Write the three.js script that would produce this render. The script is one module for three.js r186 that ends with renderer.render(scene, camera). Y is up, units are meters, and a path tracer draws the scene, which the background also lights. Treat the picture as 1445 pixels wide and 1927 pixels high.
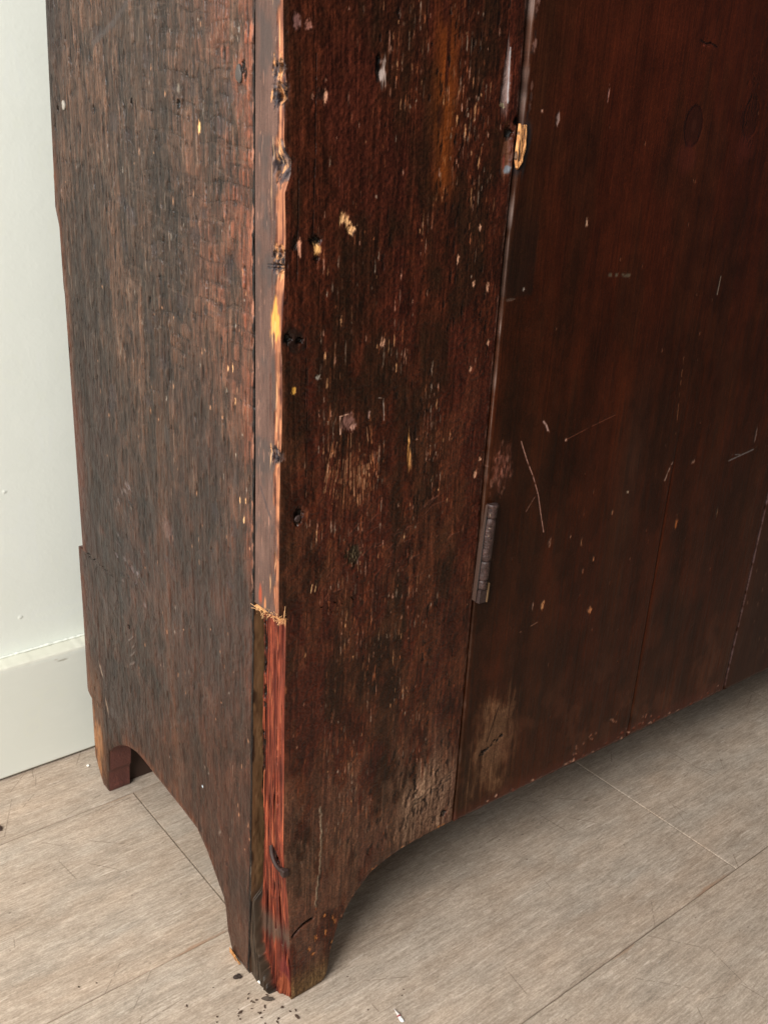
import * as THREE from 'three';
import { mergeGeometries } from 'three/addons/utils/BufferGeometryUtils.js';
import { RoundedBoxGeometry } from 'three/addons/geometries/RoundedBoxGeometry.js';
import { RectAreaLightUniformsLib } from 'three/addons/lights/RectAreaLightUniformsLib.js';

// ------------------------------------------------------------------ camera, light, exposure
const scene = new THREE.Scene();
const camera = new THREE.PerspectiveCamera(54.94, 767 / 1024, 0.02, 60);
camera.rotation.set(-0.3864, -0.6755, 0.0496, 'YXZ');
camera.position.set(-0.3638, 0.7685, 0.566);
camera.focus = 0.80;
camera.userData.fStop = 32;

scene.background = new THREE.Color(0.075, 0.075, 0.078);
RectAreaLightUniformsLib.init();
function lamp(color, intensity, w, h, pos, target) {
  const l = new THREE.RectAreaLight(color, intensity, w, h);
  l.position.set(...pos); l.lookAt(...target); scene.add(l); return l;
}
// daylight from the window side of the room (left and a little in front), and an added overhead panel for soft ceiling bounce
lamp(new THREE.Color(1.0, 0.985, 0.95), 16, 1.6, 1.6, [-2.1, 1.75, 0.72], [0, 0.4, -0.1]).name = 'window_light';
lamp(new THREE.Color(1.0, 0.96, 0.91), 1.25, 2.8, 2.8, [-0.9, 2.7, 0.8], [0, 0, 0.2]).name = 'ceiling_bounce_fill';

const renderer = new THREE.WebGLRenderer({ antialias: true });
renderer.toneMapping = THREE.LinearToneMapping;
renderer.toneMappingExposure = 1;
renderer.shadowMap.enabled = true;

// ------------------------------------------------------------------ helpers
function rng(seed) { let a = seed >>> 0; return () => { a = (a + 0x6D2B79F5) >>> 0; let t = a; t = Math.imul(t ^ (t >>> 15), t | 1); t ^= t + Math.imul(t ^ (t >>> 7), t | 61); return ((t ^ (t >>> 14)) >>> 0) / 4294967296; }; }
const PERM = (() => { const r = rng(77), p = new Float32Array(65536); for (let i = 0; i < 65536; i++) p[i] = r(); return p; })();
function vn(x, y) {
  const xi = Math.floor(x), yi = Math.floor(y), fx = x - xi, fy = y - yi;
  const u = fx * fx * (3 - 2 * fx), v = fy * fy * (3 - 2 * fy);
  const a = (xi & 255) | ((yi & 255) << 8), b = ((xi + 1) & 255) | ((yi & 255) << 8), c = (xi & 255) | (((yi + 1) & 255) << 8), d = ((xi + 1) & 255) | (((yi + 1) & 255) << 8);
  const p = PERM[a], q = PERM[c];
  return (p + (PERM[b] - p) * u) * (1 - v) + (q + (PERM[d] - q) * u) * v;
}
const fbm = (x, y) => 0.5 * vn(x, y) + 0.28 * vn(x * 2.1 + 13, y * 2.1 + 7) + 0.22 * vn(x * 4.3 + 31, y * 4.3 + 57);
const clamp = (v, a = 0, b = 1) => v < a ? a : v > b ? b : v;
const ss = (a, b, x) => { const t = clamp((x - a) / (b - a)); return t * t * (3 - 2 * t); };
const mix = (a, b, t) => a + (b - a) * t;
const tex = (X, Y) => PERM[((Math.floor(X * 1.7) * 73) ^ (Math.floor(Y * 1.7) * 151)) & 65535] - 0.5;
const bell = (x, c, w) => { const t = (x - c) / w; return Math.exp(-t * t); };
function table(pairs) {            // piecewise linear y -> value; pairs sorted by their first number
  const p = [...pairs].sort((a, b) => a[0] - b[0]);
  return (y) => {
    if (y <= p[0][0]) return p[0][1];
    for (let i = 1; i < p.length; i++) if (y <= p[i][0]) return mix(p[i - 1][1], p[i][1], (y - p[i - 1][0]) / (p[i][0] - p[i - 1][0] || 1));
    return p[p.length - 1][1];
  };
}
const HS = 0.006;                  // metres of relief that a bump map spans

// A painted surface in metres: colour (sRGB 0..255), relief H in metres, roughness.
class Surf {
  constructor(u0, v0, w, h, ppm) {
    Object.assign(this, { u0, v0, w, h, ppm });
    this.W = Math.round(w * ppm); this.Hh = Math.round(h * ppm);
    const n = this.W * this.Hh;
    this.c = new Float32Array(n * 3); this.H = new Float32Array(n); this.R = new Float32Array(n);
  }
  each(fn) {
    const o = { r: 0, g: 0, b: 0, h: 0, q: 0.5 };
    for (let j = 0, i = 0; j < this.Hh; j++) for (let k = 0; k < this.W; k++, i++) {
      fn(this.u0 + (k + 0.5) / this.ppm, this.v0 + (j + 0.5) / this.ppm, o);
      this.c[i * 3] = o.r; this.c[i * 3 + 1] = o.g; this.c[i * 3 + 2] = o.b; this.H[i] = o.h; this.R[i] = o.q;
    }
  }
  // shape(x, y) returns 0..1 within the box; col may be a function of x, y
  stamp(x0, y0, x1, y1, shape, col, alpha = 1, dh = 0, rough = null) {
    const p = this.ppm, k0 = Math.max(0, Math.floor((x0 - this.u0) * p)), k1 = Math.min(this.W - 1, Math.ceil((x1 - this.u0) * p));
    const j0 = Math.max(0, Math.floor((y0 - this.v0) * p)), j1 = Math.min(this.Hh - 1, Math.ceil((y1 - this.v0) * p));
    for (let j = j0; j <= j1; j++) for (let k = k0; k <= k1; k++) {
      const x = this.u0 + (k + 0.5) / p, y = this.v0 + (j + 0.5) / p, s = shape(x, y);
      if (s <= 0) continue;
      const i = j * this.W + k, a = s * alpha, C = typeof col === 'function' ? col(x, y) : col;
      if (C) for (let m = 0; m < 3; m++) this.c[i * 3 + m] = mix(this.c[i * 3 + m], C[m], a);
      this.H[i] += dh * s;
      if (rough !== null) this.R[i] = mix(this.R[i], rough, a);
    }
  }
  // ragged ellipse: half sizes a (across) and b (along y), turned by rot
  blob(x, y, a, b, col, { alpha = 1, dh = 0, rough = null, rot = 0, rag = 0.5, soft = 0.35, taper = 0 } = {}) {
    const m = Math.max(a, b) * 1.6, c = Math.cos(rot), s = Math.sin(rot), o1 = x * 917 + y * 331;
    this.stamp(x - m, y - m, x + m, y + m, (px, py) => {
      const dx = px - x, dy = py - y, u = (dx * c + dy * s) / a, v = (-dx * s + dy * c) / b;
      const w = 1 + taper * v, d = Math.hypot(u / Math.max(0.15, w), v) + rag * (vn(u * 1.9 + o1, v * 1.9 + o1 * 0.7) - 0.5) + rag * 0.6 * (vn(u * 5 + o1, v * 3) - 0.5);
      return ss(1 + soft, 1 - soft, d);
    }, col, alpha, dh, rough);
  }
  line(pts, w, col, { alpha = 1, dh = 0, breaks = 0, rough = null } = {}) {
    for (let i = 1; i < pts.length; i++) {
      const [ax, ay] = pts[i - 1], [bx, by] = pts[i], L = Math.hypot(bx - ax, by - ay) || 1e-6;
      this.stamp(Math.min(ax, bx) - w * 2, Math.min(ay, by) - w * 2, Math.max(ax, bx) + w * 2, Math.max(ay, by) + w * 2, (px, py) => {
        const t = clamp(((px - ax) * (bx - ax) + (py - ay) * (by - ay)) / (L * L));
        const d = Math.hypot(px - ax - t * (bx - ax), py - ay - t * (by - ay));
        return ss(w, w * 0.3, d) * (breaks ? ss(breaks - 0.12, breaks + 0.12, vn(px * 260 + 5, py * 260)) : 1);
      }, col, alpha, dh, rough);
    }
  }
  relief(x, y) {
    const k = clamp((x - this.u0) * this.ppm - 0.5, 0, this.W - 1.001), j = clamp((y - this.v0) * this.ppm - 0.5, 0, this.Hh - 1.001), ki = Math.floor(k), ji = Math.floor(j), fx = k - ki, fy = j - ji, i = ji * this.W + ki;
    return mix(mix(this.H[i], this.H[i + 1], fx), mix(this.H[i + this.W], this.H[i + this.W + 1], fx), fy);
  }
  uv(x, y) { return [(x - this.u0) / this.w, (y - this.v0) / this.h]; }
  material(extra = {}) {
    const n = this.W * this.Hh, col = new Uint8Array(n * 4), ro = new Uint8Array(n * 4), bu = new Float32Array(n);
    for (let i = 0; i < n; i++) {
      for (let m = 0; m < 3; m++) col[i * 4 + m] = clamp(this.c[i * 3 + m], 0, 255);
      col[i * 4 + 3] = 255;
      ro[i * 4] = ro[i * 4 + 1] = ro[i * 4 + 2] = clamp(this.R[i]) * 255; ro[i * 4 + 3] = 255;
      bu[i] = 0.5 + this.H[i] / HS;
    }
    const tex = (d, f, t) => { const x = new THREE.DataTexture(d, this.W, this.Hh, f, t); x.magFilter = THREE.LinearFilter; x.minFilter = THREE.LinearFilter; x.wrapS = x.wrapT = this.wrap ?? THREE.ClampToEdgeWrapping; x.needsUpdate = true; return x; };
    const map = tex(col, THREE.RGBAFormat, THREE.UnsignedByteType); map.colorSpace = THREE.SRGBColorSpace;
    return new THREE.MeshPhysicalMaterial({ map, roughnessMap: tex(ro, THREE.RGBAFormat, THREE.UnsignedByteType), roughness: 1, metalness: 0, bumpMap: tex(bu, THREE.RedFormat, THREE.FloatType), bumpScale: HS, ...extra });
  }
}
// Grid of points fn(i, j) -> [x, y, z, u, v]
function grid(nu, nv, fn, flip = false) {
  const pos = new Float32Array((nu + 1) * (nv + 1) * 3), uv = new Float32Array((nu + 1) * (nv + 1) * 2), idx = [];
  for (let j = 0, k = 0; j <= nv; j++) for (let i = 0; i <= nu; i++, k++) { const p = fn(i / nu, j / nv, i, j); pos.set([p[0], p[1], p[2]], k * 3); uv.set([p[3] ?? 0, p[4] ?? 0], k * 2); }
  for (let j = 0; j < nv; j++) for (let i = 0; i < nu; i++) {
    const a = j * (nu + 1) + i, b = a + 1, c = a + nu + 1, d = c + 1;
    flip ? idx.push(a, d, b, a, c, d) : idx.push(a, b, d, a, d, c);
  }
  const g = new THREE.BufferGeometry();
  g.setAttribute('position', new THREE.BufferAttribute(pos, 3)); g.setAttribute('uv', new THREE.BufferAttribute(uv, 2)); g.setIndex(idx); g.computeVertexNormals();
  return g;
}
const merge = (list) => mergeGeometries(list.map((g) => { const o = g.index ? g.toNonIndexed() : g; for (const k of Object.keys(o.attributes)) if (!['position', 'normal', 'uv'].includes(k)) o.deleteAttribute(k); return o; }));
function part(name, geo, mat, parent) { const m = new THREE.Mesh(geo, mat); m.name = name; m.castShadow = m.receiveShadow = true; parent.add(m); return m; }
function thing(name, label, category, group) { const o = new THREE.Group(); o.name = name; o.userData = { label, category }; if (group) o.userData.group = group; scene.add(o); return o; }
const box = (x0, x1, y0, y1, z0, z1) => { const g = new THREE.BoxGeometry(x1 - x0, y1 - y0, z1 - z0); g.translate((x0 + x1) / 2, (y0 + y1) / 2, (z0 + z1) / 2); return g; };
const flat = (r, g, b, rough = 0.7, extra = {}) => new THREE.MeshPhysicalMaterial({ color: new THREE.Color().setRGB(r / 255, g / 255, b / 255, THREE.SRGBColorSpace), roughness: rough, ...extra });

const YAW = 0.0122;                // the room is turned a hair against the cupboard
const TOP = 0.96;

// ------------------------------------------------------------------ floor
const floor = new THREE.Group(); floor.name = 'floor'; floor.rotation.y = YAW; floor.userData = { label: 'grey brown wood grain plank floor under the cupboard', kind: 'structure' }; scene.add(floor);
const PL = 1.34, PW = 0.252, BEV = 0.0013;
function plankSurf(seed) {
  const S = new Surf(0, 0, PL, PW, 1450), r = rng(seed), o = seed * 37.3;
  S.each((x, y, p) => {
    const X = x * 1000, Y = y * 1000, warp = 9 * (vn(X * 0.004 + o, Y * 0.012) - 0.5) + 3 * (vn(X * 0.016 + o, Y * 0.03 + o) - 0.5), Z = Y + warp + X * 0.01;
    const f1 = vn(X * 0.045 + o, Z * 0.8 + o), f2 = vn(X * 0.1, Z * 1.7 + o), f3 = vn(X * 0.014 + o, Z * 0.25), big = fbm(X * 0.005 + o, Z * 0.02), sp = vn(X * 0.6 + o, Z * 1.3), mot = fbm(X * 0.035 + o, Y * 0.055 + o);
    const f4 = vn(X * 0.11 + o, Z * 0.95 + 70), f5 = ss(0.3, 0.7, vn(X * 0.16 + 20, Z * 2.2));
    let t = 0.5 + 0.24 * (f1 - 0.5) + 0.2 * (f2 - 0.5) + 0.17 * (f3 - 0.5) + 0.26 * (big - 0.5) + 0.34 * (sp - 0.5) + 0.42 * (mot - 0.5) + 0.3 * (f4 - 0.5) + 0.2 * (f5 - 0.5) + 0.3 * tex(X * 0.5, Y);
    t -= 0.22 * ss(0.74, 0.95, f2) * ss(0.4, 0.7, f4);
    const L = ss(0.76, 0.98, vn(X * 0.028 + o + 50, Z * 0.95 + 9)) * 0.4;
    t = clamp(t + L * 0.5, 0, 1.15);
    p.r = mix(138, 196, t); p.g = mix(123, 179, t); p.b = mix(108, 162, t);
    const warm = fbm(X * 0.012 + o + 90, Y * 0.03); p.r += 7 * (warm - 0.5); p.g -= 2 * (warm - 0.5); p.b -= 8 * (warm - 0.5);
    p.h = 0.00016 * (f4 - 0.5) + 0.00014 * (f2 - 0.5) + 0.0001 * (sp - 0.5); p.q = 0.5 + 0.12 * (1 - t);
  });
  for (let i = 0; i < 800; i++) { const x = r() * PL, y = r() * PW; S.blob(x, y, 0.001 + r() * 0.005, 0.0003 + r() * 0.0004, [108, 98, 86], { alpha: 0.1 + 0.22 * r(), dh: -0.00006, rag: 0.7, rot: (r() - 0.5) * 0.08 }); }
  for (let i = 0; i < 700; i++) { const x = r() * PL, y = r() * PW; S.blob(x, y, 0.0015 + r() * 0.008, 0.0003 + r() * 0.0005, [220, 206, 192], { alpha: 0.12 + 0.36 * r(), rag: 0.8, rot: (r() - 0.5) * 0.06 }); }
  for (let i = 0; i < 60; i++) { const x = r() * PL, y = r() * PW, a = r() * 6.3, l = 0.01 + r() * 0.06; S.line([[x, y], [x + Math.cos(a) * l * 0.5, y + Math.sin(a) * l * 0.5 + 0.002 * (r() - 0.5)], [x + Math.cos(a) * l, y + Math.sin(a) * l]], 0.0006, [104, 89, 76], { alpha: 0.6, breaks: 0.3 }); }
  for (let i = 0; i < 60; i++) S.blob(r() * PL, r() * PW, 0.0006 + r() * 0.0012, 0.0005 + r() * 0.0007, [104, 88, 76], { alpha: 0.6 });
  for (let i = 0; i < 5; i++) S.blob(r() * PL, r() < 0.5 ? 0.001 : PW - 0.001, 0.008 + r() * 0.03, 0.0022, [150, 112, 86], { alpha: 0.32, rag: 0.9 });
  // grime in the joints
  const grime = (x, y) => 0.35 + 0.65 * vn(x * 40 + o, y * 90);
  S.stamp(0, 0, PL, 0.002, (x, y) => ss(0.0016, 0, y) * grime(x, y), [104, 88, 74], 0.5);
  S.stamp(0, PW - 0.002, PL, PW, (x, y) => ss(PW - 0.0014, PW, y) * grime(x, y), [104, 88, 74], 0.5);
  S.stamp(0, 0, 0.002, PW, (x, y) => ss(0.0022, 0, x) * grime(x, y), [92, 78, 64], 0.7);
  return S.material({ specularIntensity: 0.55 });
}
const plankMats = [1, 2, 3].map(plankSurf);
function plankGeo(x0, x1, z0, z1, swap) {   // top at y = 0 with a small bevel all round, sides below
  const g = 0.0002, xs = [x0 + g, x0 + BEV, x1 - BEV, x1 - g], zs = [z1 - g, z1 - BEV, z0 + BEV, z0 + g], D = 0.0006;
  const at = (x, z, y) => { const u = (x - x0) / PL, v = (z1 - z) / PW; return [x, y, z, swap ? 1 - u : u, swap ? 1 - v : v]; };
  const top = grid(3, 3, (a, b, i, j) => at(xs[i], zs[j], (i === 0 || i === 3 || j === 0 || j === 3) ? -D : 0)).toNonIndexed(); top.computeVertexNormals();
  const side = (pa, pb) => grid(1, 1, (a, b) => { const p = a ? pb : pa; return at(p[0], p[1], mix(-0.006, -D, b)); });
  return merge([top, side([xs[0], zs[0]], [xs[3], zs[0]]), side([xs[3], zs[0]], [xs[3], zs[3]]), side([xs[3], zs[3]], [xs[0], zs[3]]), side([xs[0], zs[3]], [xs[0], zs[0]])]);
}
{
  const rows = [[-0.4955, -0.3597, -0.43], [-0.3597, -0.1077, 0.0204], [-0.1077, 0.1443, 0.508], [0.1443, 0.3963, -0.24]];
  for (let k = 0; k < 5; k++) rows.push([0.3963 + k * PW, 0.3963 + (k + 1) * PW, -0.24 + 0.4877 * (k + 1) - (k > 1 ? PL : 0)]);
  let n = 0;
  for (const [z0, z1, joint] of rows) for (let k = -2; k <= 1; k++) {
    const p = part('plank' + (n ? '_' + String(n).padStart(3, '0') : ''), plankGeo(joint + k * PL, joint + (k + 1) * PL, z0, z1, (n * 7) % 3 === 1), plankMats[(n * 5 + (n >> 2)) % 3], floor); n++;
    p.position.y = 0.0002 * ((n * 13) % 3) - 0.0002;
  }
  part('subfloor', box(-3.2, 3.2, -0.03, -0.0062, -0.53, 1.7), flat(90, 80, 70), floor);
}

// ------------------------------------------------------------------ wall and baseboard
const wall = new THREE.Group(); wall.name = 'wall'; wall.rotation.y = YAW; wall.userData = { label: 'off white painted wall with baseboard behind the cupboard', kind: 'structure' }; scene.add(wall);
{
  const S = new Surf(0, 0, 0.6, 0.6, 1500), N = (x, y, f) => { const t = (v) => vn(v[0], v[1]); return t([x * f, y * f]); };
  S.wrap = THREE.MirroredRepeatWrapping;
  S.each((x, y, p) => {
    const X = x * 1000, Y = y * 1000, a = N(X, Y, 0.42), b = N(X + 91, Y + 17, 0.17), c = N(X + 5, Y + 41, 0.03);
    p.r = 227 + 3 * (c - 0.5); p.g = 231 + 3 * (c - 0.5); p.b = 223 + 4 * (c - 0.5);
    p.h = 0.00003 * ss(0.45, 0.9, a) + 0.00006 * (b - 0.5); p.q = 0.55;
  });
  const r = rng(5);
  for (let i = 0; i < 26; i++) S.blob(r() * 0.6, r() * 0.6, 0.001 + r() * 0.0015, 0.001 + r() * 0.0015, null, { dh: 0.0005, soft: 0.6 });
  const m = S.material({ specularIntensity: 0.6 });
  const wz = -0.4955, g = new THREE.BoxGeometry(6.4, 2.6, 0.12); g.translate(0, 1.3, wz - 0.06);
  const P = g.attributes.position, U = g.attributes.uv; for (let i = 0; i < P.count; i++) U.setXY(i, P.getX(i) / 0.6, P.getY(i) / 0.6);
  part('plaster', g, m, wall);
  // baseboard: rounded top lip thick with old paint, small shadow gap at the floor
  const B = new Surf(-0.25, 0, 0.6, 0.2, 1500);
  B.each((x, y, p) => { const X = x * 1000, Y = y * 1000, s = vn(X * 0.03, Y * 0.5), d = fbm(X * 0.02 + 4, Y * 0.02); p.r = 222 + 3 * (d - 0.5); p.g = 225 + 3 * (d - 0.5); p.b = 215 + 4 * (d - 0.5); const tp = ss(0.1445, 0.1485, y); p.r -= 16 * tp; p.g -= 20 * tp; p.b -= 24 * tp; p.h = 0.00004 * (s - 0.5) + 0.00008 * (d - 0.5); p.q = 0.5; });  // top lip coloured darker to hold back the light it catches
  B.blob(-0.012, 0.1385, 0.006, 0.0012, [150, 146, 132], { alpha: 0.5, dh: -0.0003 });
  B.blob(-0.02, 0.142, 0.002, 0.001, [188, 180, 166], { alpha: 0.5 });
  const bm = B.material({ specularIntensity: 0.6 });
  const prof = [[0, 0.0035], [0.0008, 0.003], [0.0012, 0.005], [0, 0.02], [0, 0.136], [0, 0.1415], [0, 0.1455], [-0.0005, 0.1483], [-0.002, 0.1496], [-0.006, 0.1494], [-0.012, 0.1492], [-0.026, 0.1492]];
  prof.reverse();
  const bz = -0.4695, seg = (x0, x1, n) => grid(n, prof.length - 1, (a, b, i, j) => {
    const x = mix(x0, x1, a), [dz, y] = prof[prof.length - 1 - j], lip = ss(0.142, 0.148, y) * 0.0007 * (vn(x * 160, y * 900) - 0.5);
    return [x, y + lip, bz + dz + lip * 0.6, (x + 0.25) / 0.6, y / 0.2];
  });
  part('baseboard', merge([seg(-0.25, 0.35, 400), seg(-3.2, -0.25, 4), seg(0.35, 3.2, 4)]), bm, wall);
  // lumpy bead of paint where baseboard meets wall
  const bead = grid(500, 8, (a, b) => {
    const x = mix(-0.3, 0.4, a), t = b * Math.PI, w = 0.0016 + 0.0012 * ss(0.55, 0.9, vn(x * 55 + 3, 1.5)) + 0.0005 * vn(x * 300, 4);
    return [x, 0.1488 + Math.sin(t) * 0 + (1 - Math.cos(t)) * 0.5 * w * 1.5, -0.4955 + Math.sin(t) * w + 0.0003, a * 1.1, b * 0.02];
  }, true);
  part('paint_bead', bead, bm, wall);
}

// ------------------------------------------------------------------ cupboard: outlines in metres
const backZ = table([[0.96, -0.391], [0.8453, -0.3925], [0.8001, -0.3965], [0.70, -0.4045], [0.668, -0.4072], [0.662, -0.4046], [0.6512, -0.4004], [0.5912, -0.4012], [0.588, -0.3996], [0.5083, -0.4008], [0.4056, -0.4024], [0.3148, -0.4029], [0.3090, -0.4031], [0.3084, -0.4158], [0.2262, -0.4172], [0.1195, -0.4219], [0.1153, -0.4105], [0.0305, -0.4131], [0.0081, -0.399], [0.0, -0.392]]);
const seamZ = table([[0.96, -0.033], [0.829, -0.0335], [0.7, -0.035], [0.53, -0.0352], [0.4059, -0.0374], [0.3238, -0.0389], [0.2296, -0.0414], [0.1226, -0.0443], [0.0505, -0.0469], [0, -0.0494]]);
const cornerX = table([[0.96, -0.0075], [0.8274, -0.0078], [0.797, -0.007], [0.7776, -0.0042], [0.7745, -0.0036], [0.770, -0.0062], [0.75, -0.0064], [0.742, -0.0055], [0.737, -0.0006], [0.728, -0.0012], [0.7165, -0.0055], [0.69, -0.0046], [0.68, -0.0048], [0.66, -0.0054], [0.635, -0.0066], [0.622, -0.0076], [0.60, -0.0068], [0.58, -0.0063], [0.545, -0.0068], [0.535, -0.0078], [0.5245, -0.0078], [0.4726, -0.008], [0.4086, -0.008], [0.4052, -0.008], [0.4048, -0.0015], [0.315, -0.0021], [0.181, -0.0019], [0.158, -0.0005], [0.150, 0.0004], [0.1198, 0.003], [0.0558, 0.0065], [0, 0.0084]]);
const gapX = table([[0.96, 0.2035], [0.847, 0.2026], [0.765, 0.203], [0.679, 0.1997], [0.477, 0.1985], [0.118, 0.1974]]);
const gapW = table([[0.96, 0.0046], [0.80, 0.0042], [0.76, 0.0036], [0.70, 0.0026], [0.6, 0.0021], [0.48, 0.0015], [0.30, 0.0009], [0.1, 0.0009]]);
const crackX = table([[0.96, 0.4665], [0.498, 0.4659], [0.117, 0.4624]]);
const pairX = table([[0.96, 0.672], [0.3783, 0.6621], [0.1343, 0.6521]]);
const stileBottom = table([[-0.01, 0.0], [0.0, 0.0002], [0.030, 0.0002], [0.036, 0.0012], [0.041, 0.0012], [0.0455, 0.004], [0.0485, 0.012], [0.0516, 0.0351], [0.0616, 0.0652], [0.0672, 0.0768], [0.08, 0.0925], [0.0968, 0.1069], [0.115, 0.1125], [0.1345, 0.1164], [0.165, 0.118], [0.1974, 0.1184], [0.21, 0.1186]]);
const doorBottom = table([[0.19, 0.1178], [0.2311, 0.1188], [0.3447, 0.1167], [0.7539, 0.1091], [1.3, 0.1088]]);
const LEDGE = 0.405;
const cupboard = thing('wooden_cupboard', 'dark red brown painted wooden cupboard with arched feet and a split front corner', 'cupboard');

// ------------------------------------------------------------------ side board
const SX = -0.008, ST = 0.027;
const archZ = table([[-0.3765, 0.001], [-0.3657, 0.0644], [-0.3385, 0.0894], [-0.3109, 0.1043], [-0.2695, 0.1105], [-0.1831, 0.1063], [-0.1491, 0.1031], [-0.1279, 0.0887], [-0.0972, 0.0558], [-0.0822, 0.001]]);
{
  const S = new Surf(-0.43, 0, 0.40, TOP, 1700), r = rng(11);
  S.each((z, y, p) => {
    const X = z * 1000, Y = y * 1000, wv = 1.6 * (vn(X * 0.05, Y * 0.02) - 0.5), Z = X + wv;
    const g1 = 0.6 * vn(Z * 0.5, Y * 0.045) + 0.4 * vn(Z * 0.9 + 17, Y * 0.08), g2 = vn(Z * 1.5 + 40, Y * 0.16), g3 = vn(Z * 0.22 + 9, Y * 0.01), big = fbm(Z * 0.022 + 3, Y * 0.011), mot = fbm(Z * 0.09 + 77, Y * 0.07), tiny = vn(X * 0.9 + 7, Y * 0.9);
    const up = ss(0.42, 0.62, y), right = ss(-0.24, -0.1, z), mid = ss(-0.37, -0.3, z) * ss(-0.06, -0.16, z);
    const rg = (n) => 1 - Math.abs(2 * n - 1), ln = ss(0.72, 0.97, rg(vn(Z * 0.34, Y * 0.024 + 0.3 * vn(Z * 0.2, 4)))) * ss(0.3, 0.5, vn(Z * 0.5 + 33, Y * 0.06)), ln2 = ss(0.78, 0.97, rg(vn(Z * 0.75 + 71, Y * 0.05))) * ss(0.35, 0.6, vn(Z * 0.9, Y * 0.09 + 5)), pore = ss(0.75, 0.96, rg(vn(Z * 0.5 + 120, Y * 0.04))) * ss(0.42, 0.6, vn(Z * 0.6, Y * 0.07 + 90)), fl = ss(0.5, 0.54, fbm(Z * 0.11 + 300, Y * 0.045)) - 0.5;
    const band0 = Math.sin(Y * 0.30 + 2.4 * vn(Z * 0.03, Y * 0.02) + Z * 0.035 + 3 * vn(Z * 0.05 + 8, Y * 0.06)), saw = (t0) => { const f = t0 - Math.floor(t0); return f < 0.8 ? f / 0.8 : (1 - f) / 0.2; }, ph = Y * 0.072 + 0.7 * vn(Z * 0.05, Y * 0.016) + 0.1 * vn(Z * 0.28, Y * 0.06 + 9), pf = ph - Math.floor(ph), gate = ss(0.42, 0.56, vn(Z * 0.055 + 3, Math.floor(ph) * 7.31 + 0.4)), row = Math.floor(ph), rs = ss(0.48, 0.8, vn(Z * 0.5 + 7, row * 13.7 + 0.3)) * ss(0.02, 0.2, pf + 0.2 * (vn(Z * 0.8, row * 5.1) - 0.5)) * ss(1, 0.8, pf), band = (0.4 + 0.6 * gate) * (1.3 * rs - 0.35 - 0.5 * ss(0.12, 0.0, pf)), wash = ss(-0.27, -0.16, z) * ss(-0.36, -0.29, z) * ss(0.42, 0.62, y) * (0.3 + 0.7 * ss(0.3, 0.6, vn(Z * 0.04 + 61, Y * 0.03)));
    const gk = 0.35 + 0.65 * ss(0.36, 0.58, y + 0.12 * (mot - 0.5));
    let t = 0.46 + (0.3 + 0.25 * gk) * (g1 - 0.5) + 0.3 * (g2 - 0.5) + 0.3 * (g3 - 0.5) + 0.5 * (mot - 0.5) + 0.16 * (tiny - 0.5) + 0.3 * wash * band + 0.34 * tex(X, Y * 0.7) + gk * (1 - 0.55 * wash) * (0.42 * ln + 0.26 * ln2 - 0.4 * pore) + 0.16 * fl;  // washboard rows: lit crests and shaded creases mixed into the tone
    t += 0.08 * up - 0.05;
    // colours of the worn finish: olive grey above, purple brown below
    let R = mix(36, 104, t), G = mix(29, 86, t), B = mix(24, 73, t);
    const lo = ss(0.52, 0.34, y); R = mix(R, mix(33, 88, t), lo); G = mix(G, mix(22, 62, t), lo); B = mix(B, mix(17, 50, t), lo);
    const red = clamp(ss(-0.17, -0.05, z) * (0.3 + 0.7 * ss(0.45, 0.7, y)) * ss(0.3, 0.6, fbm(Z * 0.05 + 21, Y * 0.018 + 5) + 0.3 * (g1 - 0.5) + 0.12 * (tiny - 0.5)) * 0.75 + 0.5 * ss(-0.056, -0.044, z) * ss(0.5, 0.75, vn(5, Y * 0.03) + 0.3 * up));
    const rk = 1.25 * (0.6 + 0.4 * clamp(band + 0.3)) * (1 - 0.5 * pore); R = mix(R, 132 + 60 * (t - 0.5), red * 0.7 * rk); G = mix(G, 80 + 42 * (t - 0.5), red * 0.7 * rk); B = mix(B, 60 + 32 * (t - 0.5), red * 0.7 * rk);
    const plum = 0.55 * right * ss(0.78, 0.3, y) * fbm(Z * 0.03 + 50, Y * 0.03); R = mix(R, 84, plum * 0.5); G = mix(G, 56, plum * 0.5); B = mix(B, 50, plum * 0.5);
    const dk = ss(0.5, 0.72, fbm(Z * 0.03 + 15, Y * 0.012 + 60) + 0.12 * mid * up) * 0.5; R *= 1 - 0.42 * dk; G *= 1 - 0.36 * dk; B *= 1 - 0.32 * dk;
    const strip = bell(z, -0.193 + 0.006 * Math.sin(Y * 0.012), 0.009) * ss(0.66, 0.5, y) * (0.4 + 0.6 * g3); R = mix(R, 112, strip * 0.45); G = mix(G, 82, strip * 0.45); B = mix(B, 62, strip * 0.45);
    // dark smoky area low at the back, brown rubbed rim
    const smoke = bell(z, -0.345, 0.045) * ss(0.75, 0.55, y) * ss(0.2, 0.35, y) * (0.6 + 0.5 * big); R = mix(R, 36 + 14 * t, smoke * 0.85); G = mix(G, 34 + 14 * t, smoke * 0.85); B = mix(B, 32 + 14 * t, smoke * 0.85); const pool = ss(0.42, 0.7, fbm(Z * 0.018 + 400, Y * 0.012 + 90)) * ss(0.62, 0.45, y); R = mix(R, 40 + 24 * t, pool * 0.55); G = mix(G, 31 + 20 * t, pool * 0.55); B = mix(B, 29 + 20 * t, pool * 0.55);
    const bl = bell(z, -0.385, 0.03) * ss(0.74, 0.84, y); R = mix(R, 34, bl * 0.75); G = mix(G, 29, bl * 0.75); B = mix(B, 29, bl * 0.75);
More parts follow.
